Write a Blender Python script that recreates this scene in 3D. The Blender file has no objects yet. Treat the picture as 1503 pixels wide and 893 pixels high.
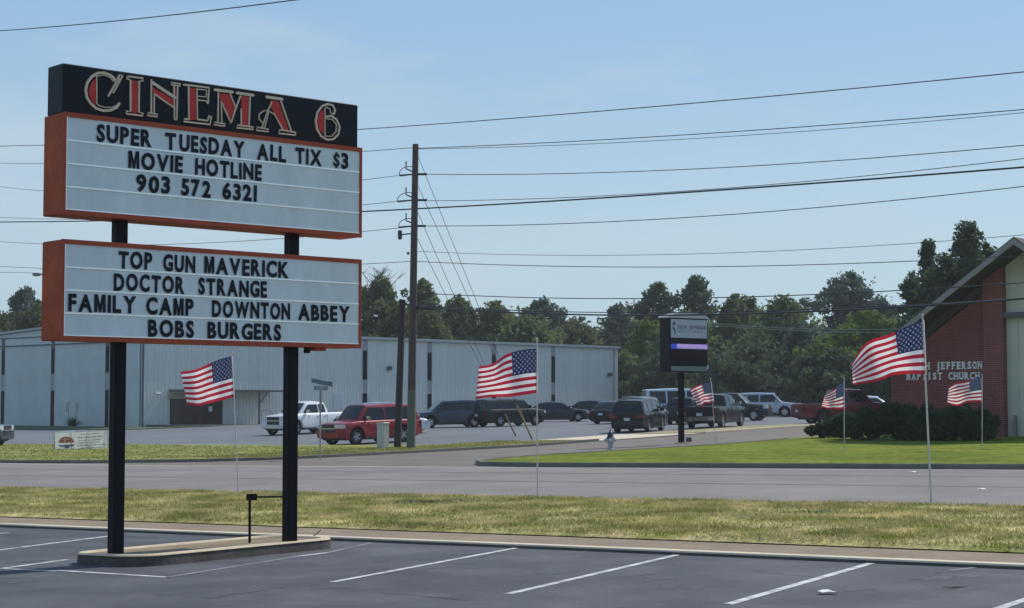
import bpy, math, random
import numpy as np
from mathutils import Vector, Matrix
R = math.radians
C = bpy.context.scene.collection
scene = bpy.context.scene

# ---------------------------------------------------------------- camera
EYE = 2.0                       # eye height over the near parking lot
F, CX, CY, HZ = 2575.0, 751.5, 446.5, 595.0   # photograph: focal length (px), centre, horizon row
PITCH = math.atan((HZ - CY) / F)
cam_d = bpy.data.cameras.new('camera'); cam = bpy.data.objects.new('camera', cam_d); C.objects.link(cam)
cam_d.sensor_width = 36; cam_d.lens = 36 * F / 1503.0
cam_d.clip_start = 0.1; cam_d.clip_end = 5000
cam.location = (0, 0, EYE); cam.rotation_euler = (R(90) + PITCH, 0, 0)
scene.camera = cam
# ---------------------------------------------------------------- world and sun
SKY_S = 0.10
SUN_EL = R(47); SUN_AZ = math.atan2(.735, .678)      # azimuth clockwise from +Y
w = bpy.data.worlds.new('World'); scene.world = w; w.use_nodes = True
nt = w.node_tree; nd = nt.nodes; lk = nt.links; nd.clear()
out = nd.new('ShaderNodeOutputWorld'); bg = nd.new('ShaderNodeBackground')
sky = nd.new('ShaderNodeTexSky'); sky.sky_type = 'NISHITA'; sky.sun_disc = False
sky.sun_elevation = SUN_EL; sky.sun_rotation = SUN_AZ; sky.air_density = 1.0; sky.dust_density = 0.6; sky.ozone_density = 3.0
tc = nd.new('ShaderNodeTexCoord')
mp = nd.new('ShaderNodeMapping'); mp.inputs['Scale'].default_value = (2.2, 2.2, 9.0)
nz = nd.new('ShaderNodeTexNoise'); nz.inputs['Scale'].default_value = 1.7; nz.inputs['Detail'].default_value = 7; nz.inputs['Roughness'].default_value = .62
rp = nd.new('ShaderNodeValToRGB'); rp.color_ramp.elements[0].position = .46; rp.color_ramp.elements[1].position = .74
rp.color_ramp.elements[0].color = (0, 0, 0, 1); rp.color_ramp.elements[1].color = (.75, .75, .75, 1)
mx = nd.new('ShaderNodeMix'); mx.data_type = 'RGBA'; mx.inputs['B'].default_value = (5.4, 6.6, 7.4, 1)
tint = nd.new('ShaderNodeMix'); tint.data_type = 'RGBA'; tint.blend_type = 'MULTIPLY'; tint.inputs['Factor'].default_value = 1
tint.inputs['B'].default_value = (.82, .97, 1.06, 1)
lk.new(tc.outputs['Generated'], mp.inputs['Vector']); lk.new(mp.outputs['Vector'], nz.inputs['Vector'])
lk.new(nz.outputs['Fac'], rp.inputs['Fac']); lk.new(rp.outputs['Color'], mx.inputs['Factor'])
lk.new(sky.outputs['Color'], tint.inputs['A'])
# summer haze: the whole dome is milkier towards the horizon
sep = nd.new('ShaderNodeSeparateXYZ'); lk.new(tc.outputs['Generated'], sep.inputs['Vector'])
hz = nd.new('ShaderNodeValToRGB'); cr = hz.color_ramp
cr.elements[0].position = 0.0; cr.elements[0].color = (.46, .61, .715, 1); cr.elements[1].position = 1.0; cr.elements[1].color = (.17, .34, .62, 1)
for p_, c_ in ((.10, (.50, .655, .76, 1)), (.22, (.36, .565, .79, 1)), (.5, (.24, .43, .72, 1))):
    e_ = cr.elements.new(p_); e_.color = c_
lk.new(sep.outputs['Z'], hz.inputs['Fac'])
hs = nd.new('ShaderNodeMix'); hs.data_type = 'RGBA'; hs.blend_type = 'MULTIPLY'; hs.inputs['Factor'].default_value = 1; hs.inputs['B'].default_value = (1 / SKY_S, 1 / SKY_S, 1 / SKY_S, 1)
hs.clamp_result = False; lk.new(hz.outputs['Color'], hs.inputs['A'])
hm = nd.new('ShaderNodeMix'); hm.data_type = 'RGBA'; hm.inputs['Factor'].default_value = .72; lk.new(tint.outputs['Result'], hm.inputs['A']); lk.new(hs.outputs['Result'], hm.inputs['B'])
lk.new(hm.outputs['Result'], mx.inputs['A'])
lk.new(mx.outputs['Result'], bg.inputs['Color']); bg.inputs['Strength'].default_value = SKY_S
lk.new(bg.outputs['Background'], out.inputs['Surface'])
sd = bpy.data.lights.new('sun', 'SUN'); sun = bpy.data.objects.new('sun', sd); C.objects.link(sun)
sd.energy = 3.8; sd.angle = R(0.5); sd.color = (1, .95, .87)
sv = Vector((math.sin(SUN_AZ) * math.cos(SUN_EL), math.cos(SUN_AZ) * math.cos(SUN_EL), math.sin(SUN_EL)))
sun.rotation_euler = sv.to_track_quat('Z', 'Y').to_euler(); sun.location = (0, 0, 60)
vs = scene.view_settings; vs.view_transform = 'Standard'; vs.look = 'None'; vs.exposure = 0.0; vs.gamma = 1; vs.use_curve_mapping = False
scene.cycles.max_bounces = 6; scene.cycles.transparent_max_bounces = 8

# ---------------------------------------------------------------- survey: road frame and terrain
U = (-.79, .613)     # along the main road, away to the left
N = (.613, .79)      # across the main road, away
GP = [(-90, 2.0), (19.6, 2.0), (20.4, 1.99), (29.6, 1.84), (41.5, 1.55), (61, 1.28), (78, .83), (88.6, .6), (125, .15), (159, .04), (400, 0), (1500, 0)]
SP = [(-500, -1.2), (-60, -1.2), (15, 0), (50, .61), (62, .73), (120, .9), (400, 1.2), (1500, 1.2)]
def interp(x, P):
    if x <= P[0][0]: return P[0][1]
    for (a, b), (c, d) in zip(P, P[1:]):
        if x <= c: return b + (d - b) * (x - a) / (c - a)
    return P[-1][1]
def gz(s, t): return EYE - interp(t, GP) - interp(s, SP)       # ground height at road coordinates
def xy(s, t): return (s * U[0] + t * N[0], s * U[1] + t * N[1])
def st(x, y): return (x * U[0] + y * U[1], x * N[0] + y * N[1])
def P3(s, t, dz=0.0):
    x, y = xy(s, t); return Vector((x, y, gz(s, t) + dz))
def gxy(x, y): return gz(*st(x, y))
def ray(px, py):
    a = (px - CX) / F; b = (CY - py) / F; c, s = math.cos(PITCH), math.sin(PITCH)
    return (a, c - b * s, s + b * c)
def at(px, py, d):                # the surveyed point seen at a photo pixel, at a known distance
    r = ray(px, py); k = d / r[1]; return Vector((r[0] * k, d, r[2] * k + EYE))
def hit(px, py, dz=0.0):
    r = ray(px, py); d = 6.0
    while d < 500:
        p = at(px, py, d)
        if p.z <= gxy(p.x, p.y) + dz: return p
        d += .04
    return p
def plane_hit(px, py, o, n):
    r = Vector(ray(px, py)); e = Vector((0, 0, EYE))
    return e + r * ((Vector(o) - e).dot(n) / r.dot(n))

# ---------------------------------------------------------------- materials
MATS = {}
def ramp_col(c, f): return tuple(min(1, max(0, v * f)) for v in c[:3]) + (1,)
def mat(name, col, rough=.7, metal=0.0, var=0.0, scale=4.0, bump=0.0, bscale=40.0, spec=.5, col2=None, sharp=.5, stretch=(1, 1, 1), coat=0.0, emit=None, trans=0.0, var2=0.0, scale2=60.0, rand=0.0):
    if name in MATS: return MATS[name]
    m = bpy.data.materials.new(name); m.use_nodes = True; n = m.node_tree.nodes; l = m.node_tree.links
    b = n['Principled BSDF']; b.inputs['Roughness'].default_value = rough; b.inputs['Metallic'].default_value = metal
    b.inputs['Specular IOR Level'].default_value = spec; b.inputs['Coat Weight'].default_value = coat; b.inputs['Coat Roughness'].default_value = .04
    cur = None
    tcn = n.new('ShaderNodeTexCoord'); mpn = n.new('ShaderNodeMapping'); mpn.inputs['Scale'].default_value = stretch
    l.new(tcn.outputs['Object'], mpn.inputs['Vector'])
    def noise(sc, det=6, ro=.6):
        z = n.new('ShaderNodeTexNoise'); z.inputs['Scale'].default_value = sc; z.inputs['Detail'].default_value = det; z.inputs['Roughness'].default_value = ro
        l.new(mpn.outputs['Vector'], z.inputs['Vector']); return z
    rgb = n.new('ShaderNodeRGB'); rgb.outputs[0].default_value = tuple(col[:3]) + (1,); cur = rgb.outputs[0]
    if col2:
        z = noise(scale); r = n.new('ShaderNodeValToRGB'); r.color_ramp.elements[0].position = sharp - .13; r.color_ramp.elements[1].position = sharp + .13
        q = n.new('ShaderNodeMix'); q.data_type = 'RGBA'; l.new(z.outputs['Fac'], r.inputs['Fac']); l.new(r.outputs['Color'], q.inputs['Factor'])
        l.new(cur, q.inputs['A']); q.inputs['B'].default_value = tuple(col2[:3]) + (1,); cur = q.outputs['Result']
    def modulate(cur, fac_socket, amt):
        mr = n.new('ShaderNodeMapRange'); mr.inputs['From Min'].default_value = .25; mr.inputs['From Max'].default_value = .75
        mr.inputs['To Min'].default_value = 1 - amt; mr.inputs['To Max'].default_value = 1 + amt; l.new(fac_socket, mr.inputs['Value'])
        q = n.new('ShaderNodeMix'); q.data_type = 'RGBA'; q.blend_type = 'MULTIPLY'; q.inputs['Factor'].default_value = 1
        l.new(cur, q.inputs['A']); l.new(mr.outputs['Result'], q.inputs['B']); return q.outputs['Result']
    if var: cur = modulate(cur, noise(scale if not col2 else scale * .37).outputs['Fac'], var)
    if var2: cur = modulate(cur, noise(scale2, 3, .7).outputs['Fac'], var2)
    if rand:
        oi = n.new('ShaderNodeObjectInfo'); mr = n.new('ShaderNodeMapRange'); mr.inputs['To Min'].default_value = 1 - rand; mr.inputs['To Max'].default_value = 1 + rand
        l.new(oi.outputs['Random'], mr.inputs['Value']); q = n.new('ShaderNodeMix'); q.data_type = 'RGBA'; q.blend_type = 'MULTIPLY'; q.inputs['Factor'].default_value = 1
        l.new(cur, q.inputs['A']); l.new(mr.outputs['Result'], q.inputs['B']); cur = q.outputs['Result']
    l.new(cur, b.inputs['Base Color'])
    if bump:
        z = noise(bscale, 5, .65); bp = n.new('ShaderNodeBump'); bp.inputs['Strength'].default_value = bump; bp.inputs['Distance'].default_value = .02
        l.new(z.outputs['Fac'], bp.inputs['Height']); l.new(bp.outputs['Normal'], b.inputs['Normal'])
    if emit:
        b.inputs['Emission Color'].default_value = tuple(emit[:3]) + (1,); b.inputs['Emission Strength'].default_value = emit[3]
    if trans:
        tr = n.new('ShaderNodeBsdfTranslucent'); ms = n.new('ShaderNodeMixShader'); ms.inputs[0].default_value = trans
        l.new(cur, tr.inputs['Color']); l.new(b.outputs[0], ms.inputs[1]); l.new(tr.outputs[0], ms.inputs[2]); l.new(ms.outputs[0], n['Material Output'].inputs['Surface'])
    MATS[name] = m; m['out'] = 1
    return m

# ---------------------------------------------------------------- mesh helpers
class MB:
    def __init__(s): s.v = []; s.f = []; s.m = []
    def add(s, vs, fs, mi=0):
        k = len(s.v); s.v += [tuple(v) for v in vs]
        for f in fs: s.f.append(tuple(i + k for i in f)); s.m.append(mi)
    def box(s, x0, x1, y0, y1, z0, z1, mi=0, M=None):
        vs = [Vector((x, y, z)) for z in (z0, z1) for y in (y0, y1) for x in (x0, x1)]
        if M: vs = [M @ v for v in vs]
        s.add(vs, [(0, 2, 3, 1), (4, 5, 7, 6), (0, 1, 5, 4), (2, 6, 7, 3), (0, 4, 6, 2), (1, 3, 7, 5)], mi)
    def tube(s, pts, rad, n=8, mi=0, cap=True):
        pts = [Vector(p) for p in pts]; rs = rad if isinstance(rad, (list, tuple)) else [rad] * len(pts)
        vs = []; 
        for i, p in enumerate(pts):
            d = (pts[min(i + 1, len(pts) - 1)] - pts[max(i - 1, 0)]).normalized()
            a = d.orthogonal() if i == 0 else (pa - d * pa.dot(d))
            a.normalize(); pa = a; b = d.cross(a)
            for k in range(n):
                t = 2 * math.pi * k / n; vs.append(p + (a * math.cos(t) + b * math.sin(t)) * rs[i])
        fs = [(i * n + k, i * n + (k + 1) % n, (i + 1) * n + (k + 1) % n, (i + 1) * n + k) for i in range(len(pts) - 1) for k in range(n)]
        if cap: fs += [tuple(range(n))[::-1], tuple((len(pts) - 1) * n + k for k in range(n))]
        s.add(vs, fs, mi)
    def lathe(s, prof, n=16, M=None, mi=0):      # prof (r, z)
        vs = [Vector((r * math.cos(2 * math.pi * k / n), r * math.sin(2 * math.pi * k / n), z)) for r, z in prof for k in range(n)]
        if M: vs = [M @ v for v in vs]
        s.add(vs, [(i * n + k, i * n + (k + 1) % n, (i + 1) * n + (k + 1) % n, (i + 1) * n + k) for i in range(len(prof) - 1) for k in range(n)], mi)
    def prism(s, poly, o, a, b, n, th, mi=0):    # polygon (u,v) on plane o + u a + v b, thickness th along n
        o, a, b, n = map(Vector, (o, a, b, n)); k = len(poly)
        vs = [o + a * p[0] + b * p[1] for p in poly]; vs += [v + n * th for v in vs]
        s.add(vs, [tuple(range(k))[::-1], tuple(range(k, 2 * k))] + [(i, (i + 1) % k, (i + 1) % k + k, i + k) for i in range(k)], mi)
    def mesh(s, name, mats, smooth=None):
        me = bpy.data.meshes.new(name); me.from_pydata(s.v, [], s.f); me.update()
        for m in (mats if isinstance(mats, (list, tuple)) else [mats]): me.materials.append(m)
        if len(me.materials) > 1: me.polygons.foreach_set('material_index', s.m)
        if smooth is not None:
            me.shade_smooth()
            if smooth < 180: me.set_sharp_from_angle(angle=R(smooth))
        return me
    def build(s, name, mats, parent=None, smooth=None, kind=None, loc=None):
        return link(name, s.mesh(name, mats, smooth), parent, kind, loc)
def link(name, me, parent=None, kind=None, loc=None):
    o = bpy.data.objects.new(name, me); C.objects.link(o); o.parent = parent
    if kind: o['kind'] = kind
    if loc is not None: o.location = loc
    return o
def thing(name, label, cat, loc=(0, 0, 0), rz=0, group=None):
    o = bpy.data.objects.new(name, None); C.objects.link(o); o.location = loc; o.rotation_euler = (0, 0, rz); o.empty_display_size = .3
    return tag(o, label, cat, group)
def tag(o, label, cat, group=None):
    o['label'] = label; o['category'] = cat
    if group: o['group'] = group
    return o
def copy_tree(o, parent=None):
    c = o.copy(); C.objects.link(c); c.parent = parent
    for ch in list(o.children): copy_tree(ch, c)
    return c
def np_mesh(name, V, Fc, m, smooth=False):       # V (n,3), Fc (k,4) or (k,3)
    me = bpy.data.meshes.new(name); k = Fc.shape[1]
    me.vertices.add(len(V)); me.vertices.foreach_set('co', V.astype(np.float32).ravel())
    me.loops.add(Fc.size); me.loops.foreach_set('vertex_index', Fc.astype(np.int32).ravel())
    me.polygons.add(len(Fc)); me.polygons.foreach_set('loop_start', np.arange(0, Fc.size, k, dtype=np.int32))
    me.update(calc_edges=True); me.materials.append(m)
    if smooth: me.shade_smooth()
    return me

# ---------------------------------------------------------------- ground sheets (in road coordinates)
def clip(poly, ax, val, keep_greater):
    o = []
    for i, p in enumerate(poly):
        q = poly[(i + 1) % len(poly)]; a = (p[ax] - val) * (1 if keep_greater else -1); b = (q[ax] - val) * (1 if keep_greater else -1)
        if a >= 0: o.append(p)
        if (a > 0 and b < 0) or (a < 0 and b > 0):
            k = a / (a - b); o.append((p[0] + (q[0] - p[0]) * k, p[1] + (q[1] - p[1]) * k))
    return o
def sheet(name, poly, off, m, kind='structure', parent=None, maxcell=None):
    offf = off if callable(off) else (lambda s, t: off)
    s0, s1 = min(p[0] for p in poly), max(p[0] for p in poly); t0, t1 = min(p[1] for p in poly), max(p[1] for p in poly)
    def cuts(a, b, P):
        c = [a] + [q[0] for q in P if a < q[0] < b] + [b]
        if maxcell:
            d = []
            for x, y in zip(c, c[1:]):
                k = max(1, int(math.ceil((y - x) / maxcell))); d += [x + (y - x) * i / k for i in range(k)]
            c = d + [b]
        return c
    cs, ct = cuts(s0, s1, SP), cuts(t0, t1, GP); mb = MB()
    for a, b in zip(cs, cs[1:]):
        for c, d in zip(ct, ct[1:]):
            q = clip(clip(clip(clip(poly, 0, a, True), 0, b, False), 1, c, True), 1, d, False) if len(poly) > 0 else []
            if len(q) < 3: continue
            ar = sum(q[i][0] * q[(i + 1) % len(q)][1] - q[(i + 1) % len(q)][0] * q[i][1] for i in range(len(q)))
            if abs(ar) < 1e-5: continue
            if ar < 0: pass
            vs = [P3(p[0], p[1], offf(*p)) for p in q]
            n = (vs[1] - vs[0]).cross(vs[2] - vs[0]); ids = tuple(range(len(q)))
            if ar > 0: ids = ids[::-1]        # (U,N) is left-handed seen from above
            mb.add(vs, [ids])
    o = mb.build(name, m, parent)
    if kind and parent is None: o['kind'] = kind
    return o
def kerb(name, line, wd, ht, m, base=-.05, closed=False, side=1, seg=1.2, kind='structure', parent=None, bevel=.02):
    pts = []                                     # resample
    L = line + ([line[0]] if closed else [])
    for (a, b), (c, d) in zip(L, L[1:]):
        k = max(1, int(math.hypot(c - a, d - b) / seg)); pts += [(a + (c - a) * i / k, b + (d - b) * i / k) for i in range(k)]
    if not closed: pts.append(L[-1])
    mb = MB(); n = len(pts); vs = []
    for i, p in enumerate(pts):
        q0 = pts[(i - 1) % n] if closed or i > 0 else p; q1 = pts[(i + 1) % n] if closed or i < n - 1 else p
        dx, dy = q1[0] - q0[0], q1[1] - q0[1]; l = math.hypot(dx, dy) or 1; nx, ny = -dy / l * side, dx / l * side
        for o_, z in ((0, base), (0.01, ht - bevel), (bevel + .01, ht), (wd - bevel, ht), (wd, ht - bevel), (wd, base)):
            vs.append(P3(p[0] + nx * o_, p[1] + ny * o_, z))
    fs = []; mi_ = []
    for i in range(n if closed else n - 1):
        j = (i + 1) % n
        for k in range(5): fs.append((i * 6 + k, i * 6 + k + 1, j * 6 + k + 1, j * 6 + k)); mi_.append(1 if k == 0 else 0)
    if not closed: fs += [tuple(range(6)), tuple(range((n - 1) * 6, n * 6))[::-1]]
    mb.add(vs, fs); mb.m = mi_ + [0] * (len(fs) - len(mi_)); o = mb.build(name, m, parent, smooth=40)
    if kind and parent is None: o['kind'] = kind
    return o
# ================================================================ GROUND
A = mat
asph_lot = A('asphalt_dark', (.055, .058, .068), .85, var=.30, scale=.75, var2=.32, scale2=30, bump=.6, bscale=80, col2=(.096, .098, .108), sharp=.53)
asph_road = A('asphalt_grey', (.185, .163, .148), .9, var=.16, scale=.4, var2=.20, scale2=30, bump=.4, bscale=80, col2=(.225, .203, .186), sharp=.5)
asph_side = A('asphalt_brown', (.160, .128, .105), .9, var=.14, scale=.5, var2=.18, scale2=26, bump=.4, bscale=80, col2=(.175, .152, .135), sharp=.52)
asph_back = A('asphalt_back', (.125, .132, .148), .85, var=.18, scale=.25, var2=.16, scale2=20, bump=.3, bscale=60, col2=(.150, .157, .170), sharp=.52)
conc = A('concrete', (.56, .46, .32), .9, var=.18, scale=1.3, var2=.16, scale2=25, bump=.3)
conc_pale = A('concrete_pale', (.62, .52, .38), .9, var=.14, scale=1.5, var2=.12, scale2=25)
conc_brown = A('concrete_dirty', (.25, .185, .125), .95, var=.2, scale=1.2, var2=.25, scale2=18, bump=.4)
conc_dark = A('kerb_concrete', (.16, .14, .12), .95, var=.25, scale=1.5, var2=.15)
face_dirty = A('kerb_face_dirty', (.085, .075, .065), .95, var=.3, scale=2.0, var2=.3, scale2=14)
dirt = A('dirt', (.24, .18, .11), .95, var=.25, scale=1.5, var2=.25, scale2=12, bump=.5)
turf_dry = A('turf_dry', (.23, .235, .065), .95, spec=.05, var=.28, scale=1.1, var2=.35, scale2=9, bump=.6, col2=(.56, .46, .23), sharp=.52, stretch=(1, 1, 1))
turf_lawn = A('turf_lawn', (.120, .165, .022), .95, spec=.04, var=.30, scale=.8, var2=.55, scale2=4, bump=.5, bscale=14, col2=(.185, .205, .030), sharp=.5)
turf_verge = A('turf_verge', (.21, .225, .055), .95, spec=.05, var=.2, scale=.9, var2=.25, scale2=8, bump=.6, col2=(.33, .295, .11), sharp=.55)
turf_far = A('turf_far', (.06, .085, .03), .95, var=.2, scale=.3)
paint_white = A('road_paint', (.58, .58, .56), .8, var=.2, scale=5, col2=(.19, .19, .20), sharp=.57, var2=.3, scale2=40)
paint_worn = A('road_paint_worn', (.26, .26, .27), .85, var=.2, scale=3, col2=(.13, .13, .145), sharp=.48)

def rect(s0, s1, t0, t1): return [(s0, t0), (s1, t0), (s1, t1), (s0, t1)]
sheet('ground', rect(-450, 900, -60, 1400), -.09, turf_far)
sheet('parking_lot', rect(-40, 80, -30, 19.62), 0.0, asph_lot)
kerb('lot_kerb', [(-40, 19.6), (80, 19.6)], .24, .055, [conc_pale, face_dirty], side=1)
sheet('kerb_apron', rect(-40, 80, 19.84, 21.05), .045, conc_brown)
def strip_off(s, t): return .10 - .07 * min(1, max(0, (t - 21) / 8.6)) if t > 21.2 else .06
strip_edge = []
rg = random.Random(3)
s = -40
while s <= 110: strip_edge.append((s, 29.75 + rg.uniform(-.16, .16))); s += .9
poly = [(-40, 21.05)] + [(110, 21.05)] + strip_edge[::-1]
# cut in short lengths so that each clip stays simple
mbp = MB()
for i in range(len(strip_edge) - 1):
    a, b = strip_edge[i], strip_edge[i + 1]
    rows = [(21.05, .06), (21.3, .10), (25, .075)]
    vs = []
    for p in (a, b):
        for t_, o_ in rows: vs.append(P3(p[0], t_, o_))
        vs.append(P3(p[0], 29.3, .035)); vs.append(P3(p[0], p[1], .006))
    k = 5; mbp.add(vs, [(j, j + 1, k + j + 1, k + j) for j in range(k - 1)])
grass_strip = mbp.build('grass_strip', turf_dry, kind='structure')
sheet('main_road', rect(-60, 160, 29.3, 41.1), 0.0, asph_road)
sheet('road_gutter', rect(-60, 160, 41.1, 41.56), .004, A('gutter_concrete', (.34, .31, .27), .9, var=.15, scale=1, var2=.15))
# darker wheel-track seam along the road
seam = A('road_seam', (.105, .10, .10), .9, var=.3, scale=1.0, col2=(.15, .142, .136), sharp=.52)
sheet('road_seam', rect(-40, 110, 35.05, 35.22), .004, seam)
sheet('road_seam', rect(-40, 110, 38.6, 38.7), .004, seam)
# side street and back lots
sheet('side_road', rect(33.6, 49.6, 41.56, 46.5) if False else [(32.5, 41.56), (56, 41.56), (51.5, 43.2), (49.2, 44.4), (47.3, 46.2), (46.8, 49), (46.8, 170), (36.6, 170), (36.6, 47), (35.4, 44), (33.6, 42.2)], .002, asph_side)
sheet('back_lot', [(46.9, 60.8), (52.5, 61.6), (61, 60.4), (70, 58.6), (90, 52.5), (170, 50), (170, 76.5), (95, 77.2), (93, 160), (46.9, 230)], .004, asph_back)
sheet('church_lot', rect(-40, 36.6, 93, 230), .002, asph_back)
verge_line = [(160, 41.6), (60, 41.6), (56, 41.65), (51.5, 43.2), (49.2, 44.4), (47.3, 46.2), (46.9, 49), (46.9, 62.2), (47.0, 67.2)]
sheet('verge', [(160, 41.7), (60, 41.7), (56, 41.75), (51.6, 43.3), (49.3, 44.5), (47.4, 46.3), (47.0, 49), (47.0, 67.2), (50.4, 66.6), (52.4, 61.7), (61, 60.4), (70, 58.6), (90, 52.5), (160, 50.2)], .085, turf_verge)
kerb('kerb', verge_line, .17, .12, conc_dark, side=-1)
sheet('driveway_apron', [(46.9, 67.2), (51.2, 66.6), (51.4, 75), (46.9, 76.5)], .03, conc_pale)
sheet('verge', [(47.0, 76.5), (50.9, 75.2), (50.9, 130), (47.0, 130)], .05, A('turf_dead', (.30, .255, .13), .95, var=.2, scale=.9, var2=.2))
kerb('kerb', [(46.9, 76.5), (46.9, 130)], .17, .10, conc_pale, side=-1)
lawn_line = [(-60, 41.6), (31.4, 41.6), (34.0, 42.2), (35.4, 43.7), (36.3, 46.2), (36.6, 49), (36.6, 66)]
sheet('lawn', [(-60, 41.7), (31.4, 41.7), (33.9, 42.3), (35.3, 43.8), (36.2, 46.3), (36.5, 49), (36.6, 93), (-60, 93)], .10, turf_lawn)
kerb('kerb', lawn_line, .17, .14, conc_dark, side=1)
sheet('building_verge', [(92.5, 76.5), (95, 77.1), (170, 76.4), (170, 86), (92.5, 86)], .05, A('turf_dark', (.07, .10, .04), .95, var=.2, scale=1, var2=.2))  # strip of dark green grass along the foot of the metal building

# painted stall lines
def stripe(name, p, q, wd, m, z=.004, worn=False):
    a, b = hit(*p), hit(*q); sa, sb = st(a.x, a.y), st(b.x, b.y)
    dx, dy = sb[0] - sa[0], sb[1] - sa[1]; l = math.hypot(dx, dy); nx, ny = -dy / l * wd / 2, dx / l * wd / 2
    return sheet(name, [(sa[0] + nx, sa[1] + ny), (sb[0] + nx, sb[1] + ny), (sb[0] - nx, sb[1] - ny), (sa[0] - nx, sa[1] - ny)], z, m)
for p, q, wd, m in [((762, 804), (488, 855), .10, paint_white), ((1006, 812), (745, 873), .10, paint_white), ((1292, 823), (1068, 888), .11, paint_white),
                    ((1520, 876), (1452, 899), .11, paint_white), ((1467, 829), (1395, 838), .09, paint_worn),
                    ((546, 797), (480, 812), .09, paint_worn), ((480, 812), (440, 817), .10, paint_white), ((440, 817), (246, 848), .09, paint_worn),
                    ((246, 848), (82, 838), .10, paint_white), ((82, 839), (-30, 834), .09, paint_white), ((-10, 837), (100, 822), .10, paint_white),
                    ((255, 802), (326, 792), .09, paint_white), ((-10, 809), (164, 787), .10, paint_white), ((-10, 784), (14, 782.5), .1, paint_white)]:
    stripe('stall_line', p, q, wd, m)
stop = stripe('stop_line', (497, 677), (604, 676), .35, A('paint_faded', (.36, .34, .31), .9, var=.2, scale=2), z=.012)
# asphalt cracks and seal patches in the near lot
crk = A('crack_filler', (.03, .03, .035), .6)
rg = random.Random(8)
mbc = MB()
for c0 in [((900, 850), (1000, 838)), ((1330, 852), (1368, 848)), ((1368, 848), (1378, 838)), ((560, 870), (690, 882)), ((300, 880), (420, 862)), ((1100, 838), (1210, 850)), ((610, 838), (700, 828))]:
    a, b = hit(*c0[0]), hit(*c0[1]); k = 9; prev = None
    for i in range(k + 1):
        p = a.lerp(b, i / k) + Vector((rg.uniform(-.05, .05), rg.uniform(-.06, .06), 0)); p.z = gxy(p.x, p.y) + .003
        if prev is not None:
            d = (p - prev).normalized(); n_ = Vector((-d.y, d.x, 0)) * rg.uniform(.005, .012)
            mbc.add([prev - n_, p - n_, p + n_, prev + n_], [(0, 1, 2, 3)])
        prev = p
mbc.build('lot_cracks', crk, kind='structure')

stn = A('oil_stain', (.040, .041, .048), .7, var=.3, scale=3, var2=.3, scale2=20, col2=(.055, .057, .066), sharp=.5)
rg = random.Random(21); mbs = MB()
for i in range(26):
    s_, t_ = rg.uniform(5, 20), rg.uniform(12.5, 19.2); n_ = 14; R0 = rg.uniform(.05, .22); q = [R0 * rg.uniform(.55, 1.3) for _ in range(n_)]
    c_ = P3(s_, t_, .002); ps = [P3(s_ + q[k] * math.cos(6.283 * k / n_), t_ + 1.7 * q[k] * math.sin(6.283 * k / n_), .002) for k in range(n_)]
    mbs.add([c_] + ps, [(0, (k + 1) % n_ + 1, k + 1) for k in range(n_)])
mbs.build('oil_stains', stn, kind='stuff')
# ---------------------------------------------------------------- grass blades
def blades(name, n, region, hgt, m, off, seed, kind='stuff', width=.012):
    r = np.random.default_rng(seed); s0, s1, t0, t1 = region
    s_ = r.uniform(s0, s1, n); t_ = r.uniform(t0, t1, n)
    # clump: keep more where a cheap pseudo-noise is high
    q = np.sin(s_ * 1.7 + 2 * np.sin(t_ * .9)) + np.sin(t_ * 2.3 + 1.5 * np.sin(s_ * 1.1)); keep = r.uniform(-2.6, 1.2, n) < q
    s_, t_ = s_[keep], t_[keep]; n = len(s_)
    gpx = np.array([p[0] for p in GP]); gpy = np.array([p[1] for p in GP]); spx = np.array([p[0] for p in SP]); spy = np.array([p[1] for p in SP])
    z = EYE - np.interp(t_, gpx, gpy) - np.interp(s_, spx, spy) + off(s_, t_)
    x = s_ * U[0] + t_ * N[0]; y = s_ * U[1] + t_ * N[1]
    an = r.uniform(0, 2 * np.pi, n); h_ = hgt * r.uniform(.4, 1.25, n); w_ = width * r.uniform(.7, 1.6, n)
    lx, ly = r.normal(0, .45, n) * h_, r.normal(0, .45, n) * h_
    V = np.zeros((n, 3, 3)); V[:, 0] = np.stack([x - np.cos(an) * w_, y - np.sin(an) * w_, z], 1); V[:, 1] = np.stack([x + np.cos(an) * w_, y + np.sin(an) * w_, z], 1)
    V[:, 2] = np.stack([x + lx, y + ly, z + h_], 1)
    me = np_mesh(name, V.reshape(-1, 3), np.arange(n * 3).reshape(-1, 3), m)
    o = link(name, me); o['kind'] = kind; return o
blade_dry = A('blade_dry', (.25, .255, .07), .8, spec=.1, col2=(.62, .52, .27), scale=1.1, sharp=.52, var=.28, var2=.3, scale2=14, trans=.35)
blade_lawn = A('blade_lawn', (.155, .195, .010), .9, spec=.1, col2=(.24, .268, .012), scale=1.0, sharp=.5, var=.12, var2=.12, scale2=9, trans=.12)
blade_verge = A('blade_verge', (.20, .22, .05), .8, spec=.1, col2=(.40, .36, .15), scale=1.0, sharp=.52, var=.2, var2=.2, scale2=9, trans=.35)
blades('grass_blades', 240000, (6, 46, 21.1, 29.7), .065, blade_dry, lambda s, t: .095 - .0075 * np.clip(t - 21, 0, 9), 1)
blades('grass_blades', 5000, (-5, 35.8, 41.75, 42.3), .035, blade_lawn, lambda s, t: np.where((s > 30.8) & (t < 41.9 + (s - 30.8) * .85), -.4, .10), 2, width=.02)
blades('grass_blades', 26000, (52, 92, 41.9, 58.3), .055, blade_verge, lambda s, t: np.where(t < 60.5 - np.clip(s - 61, 0, 40) * .27, .085, -.3), 4, width=.02)
blades('grass_blades', 14000, (47.2, 52, 46, 66), .055, blade_verge, lambda s, t: .085 + 0 * s, 5, width=.02)

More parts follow.
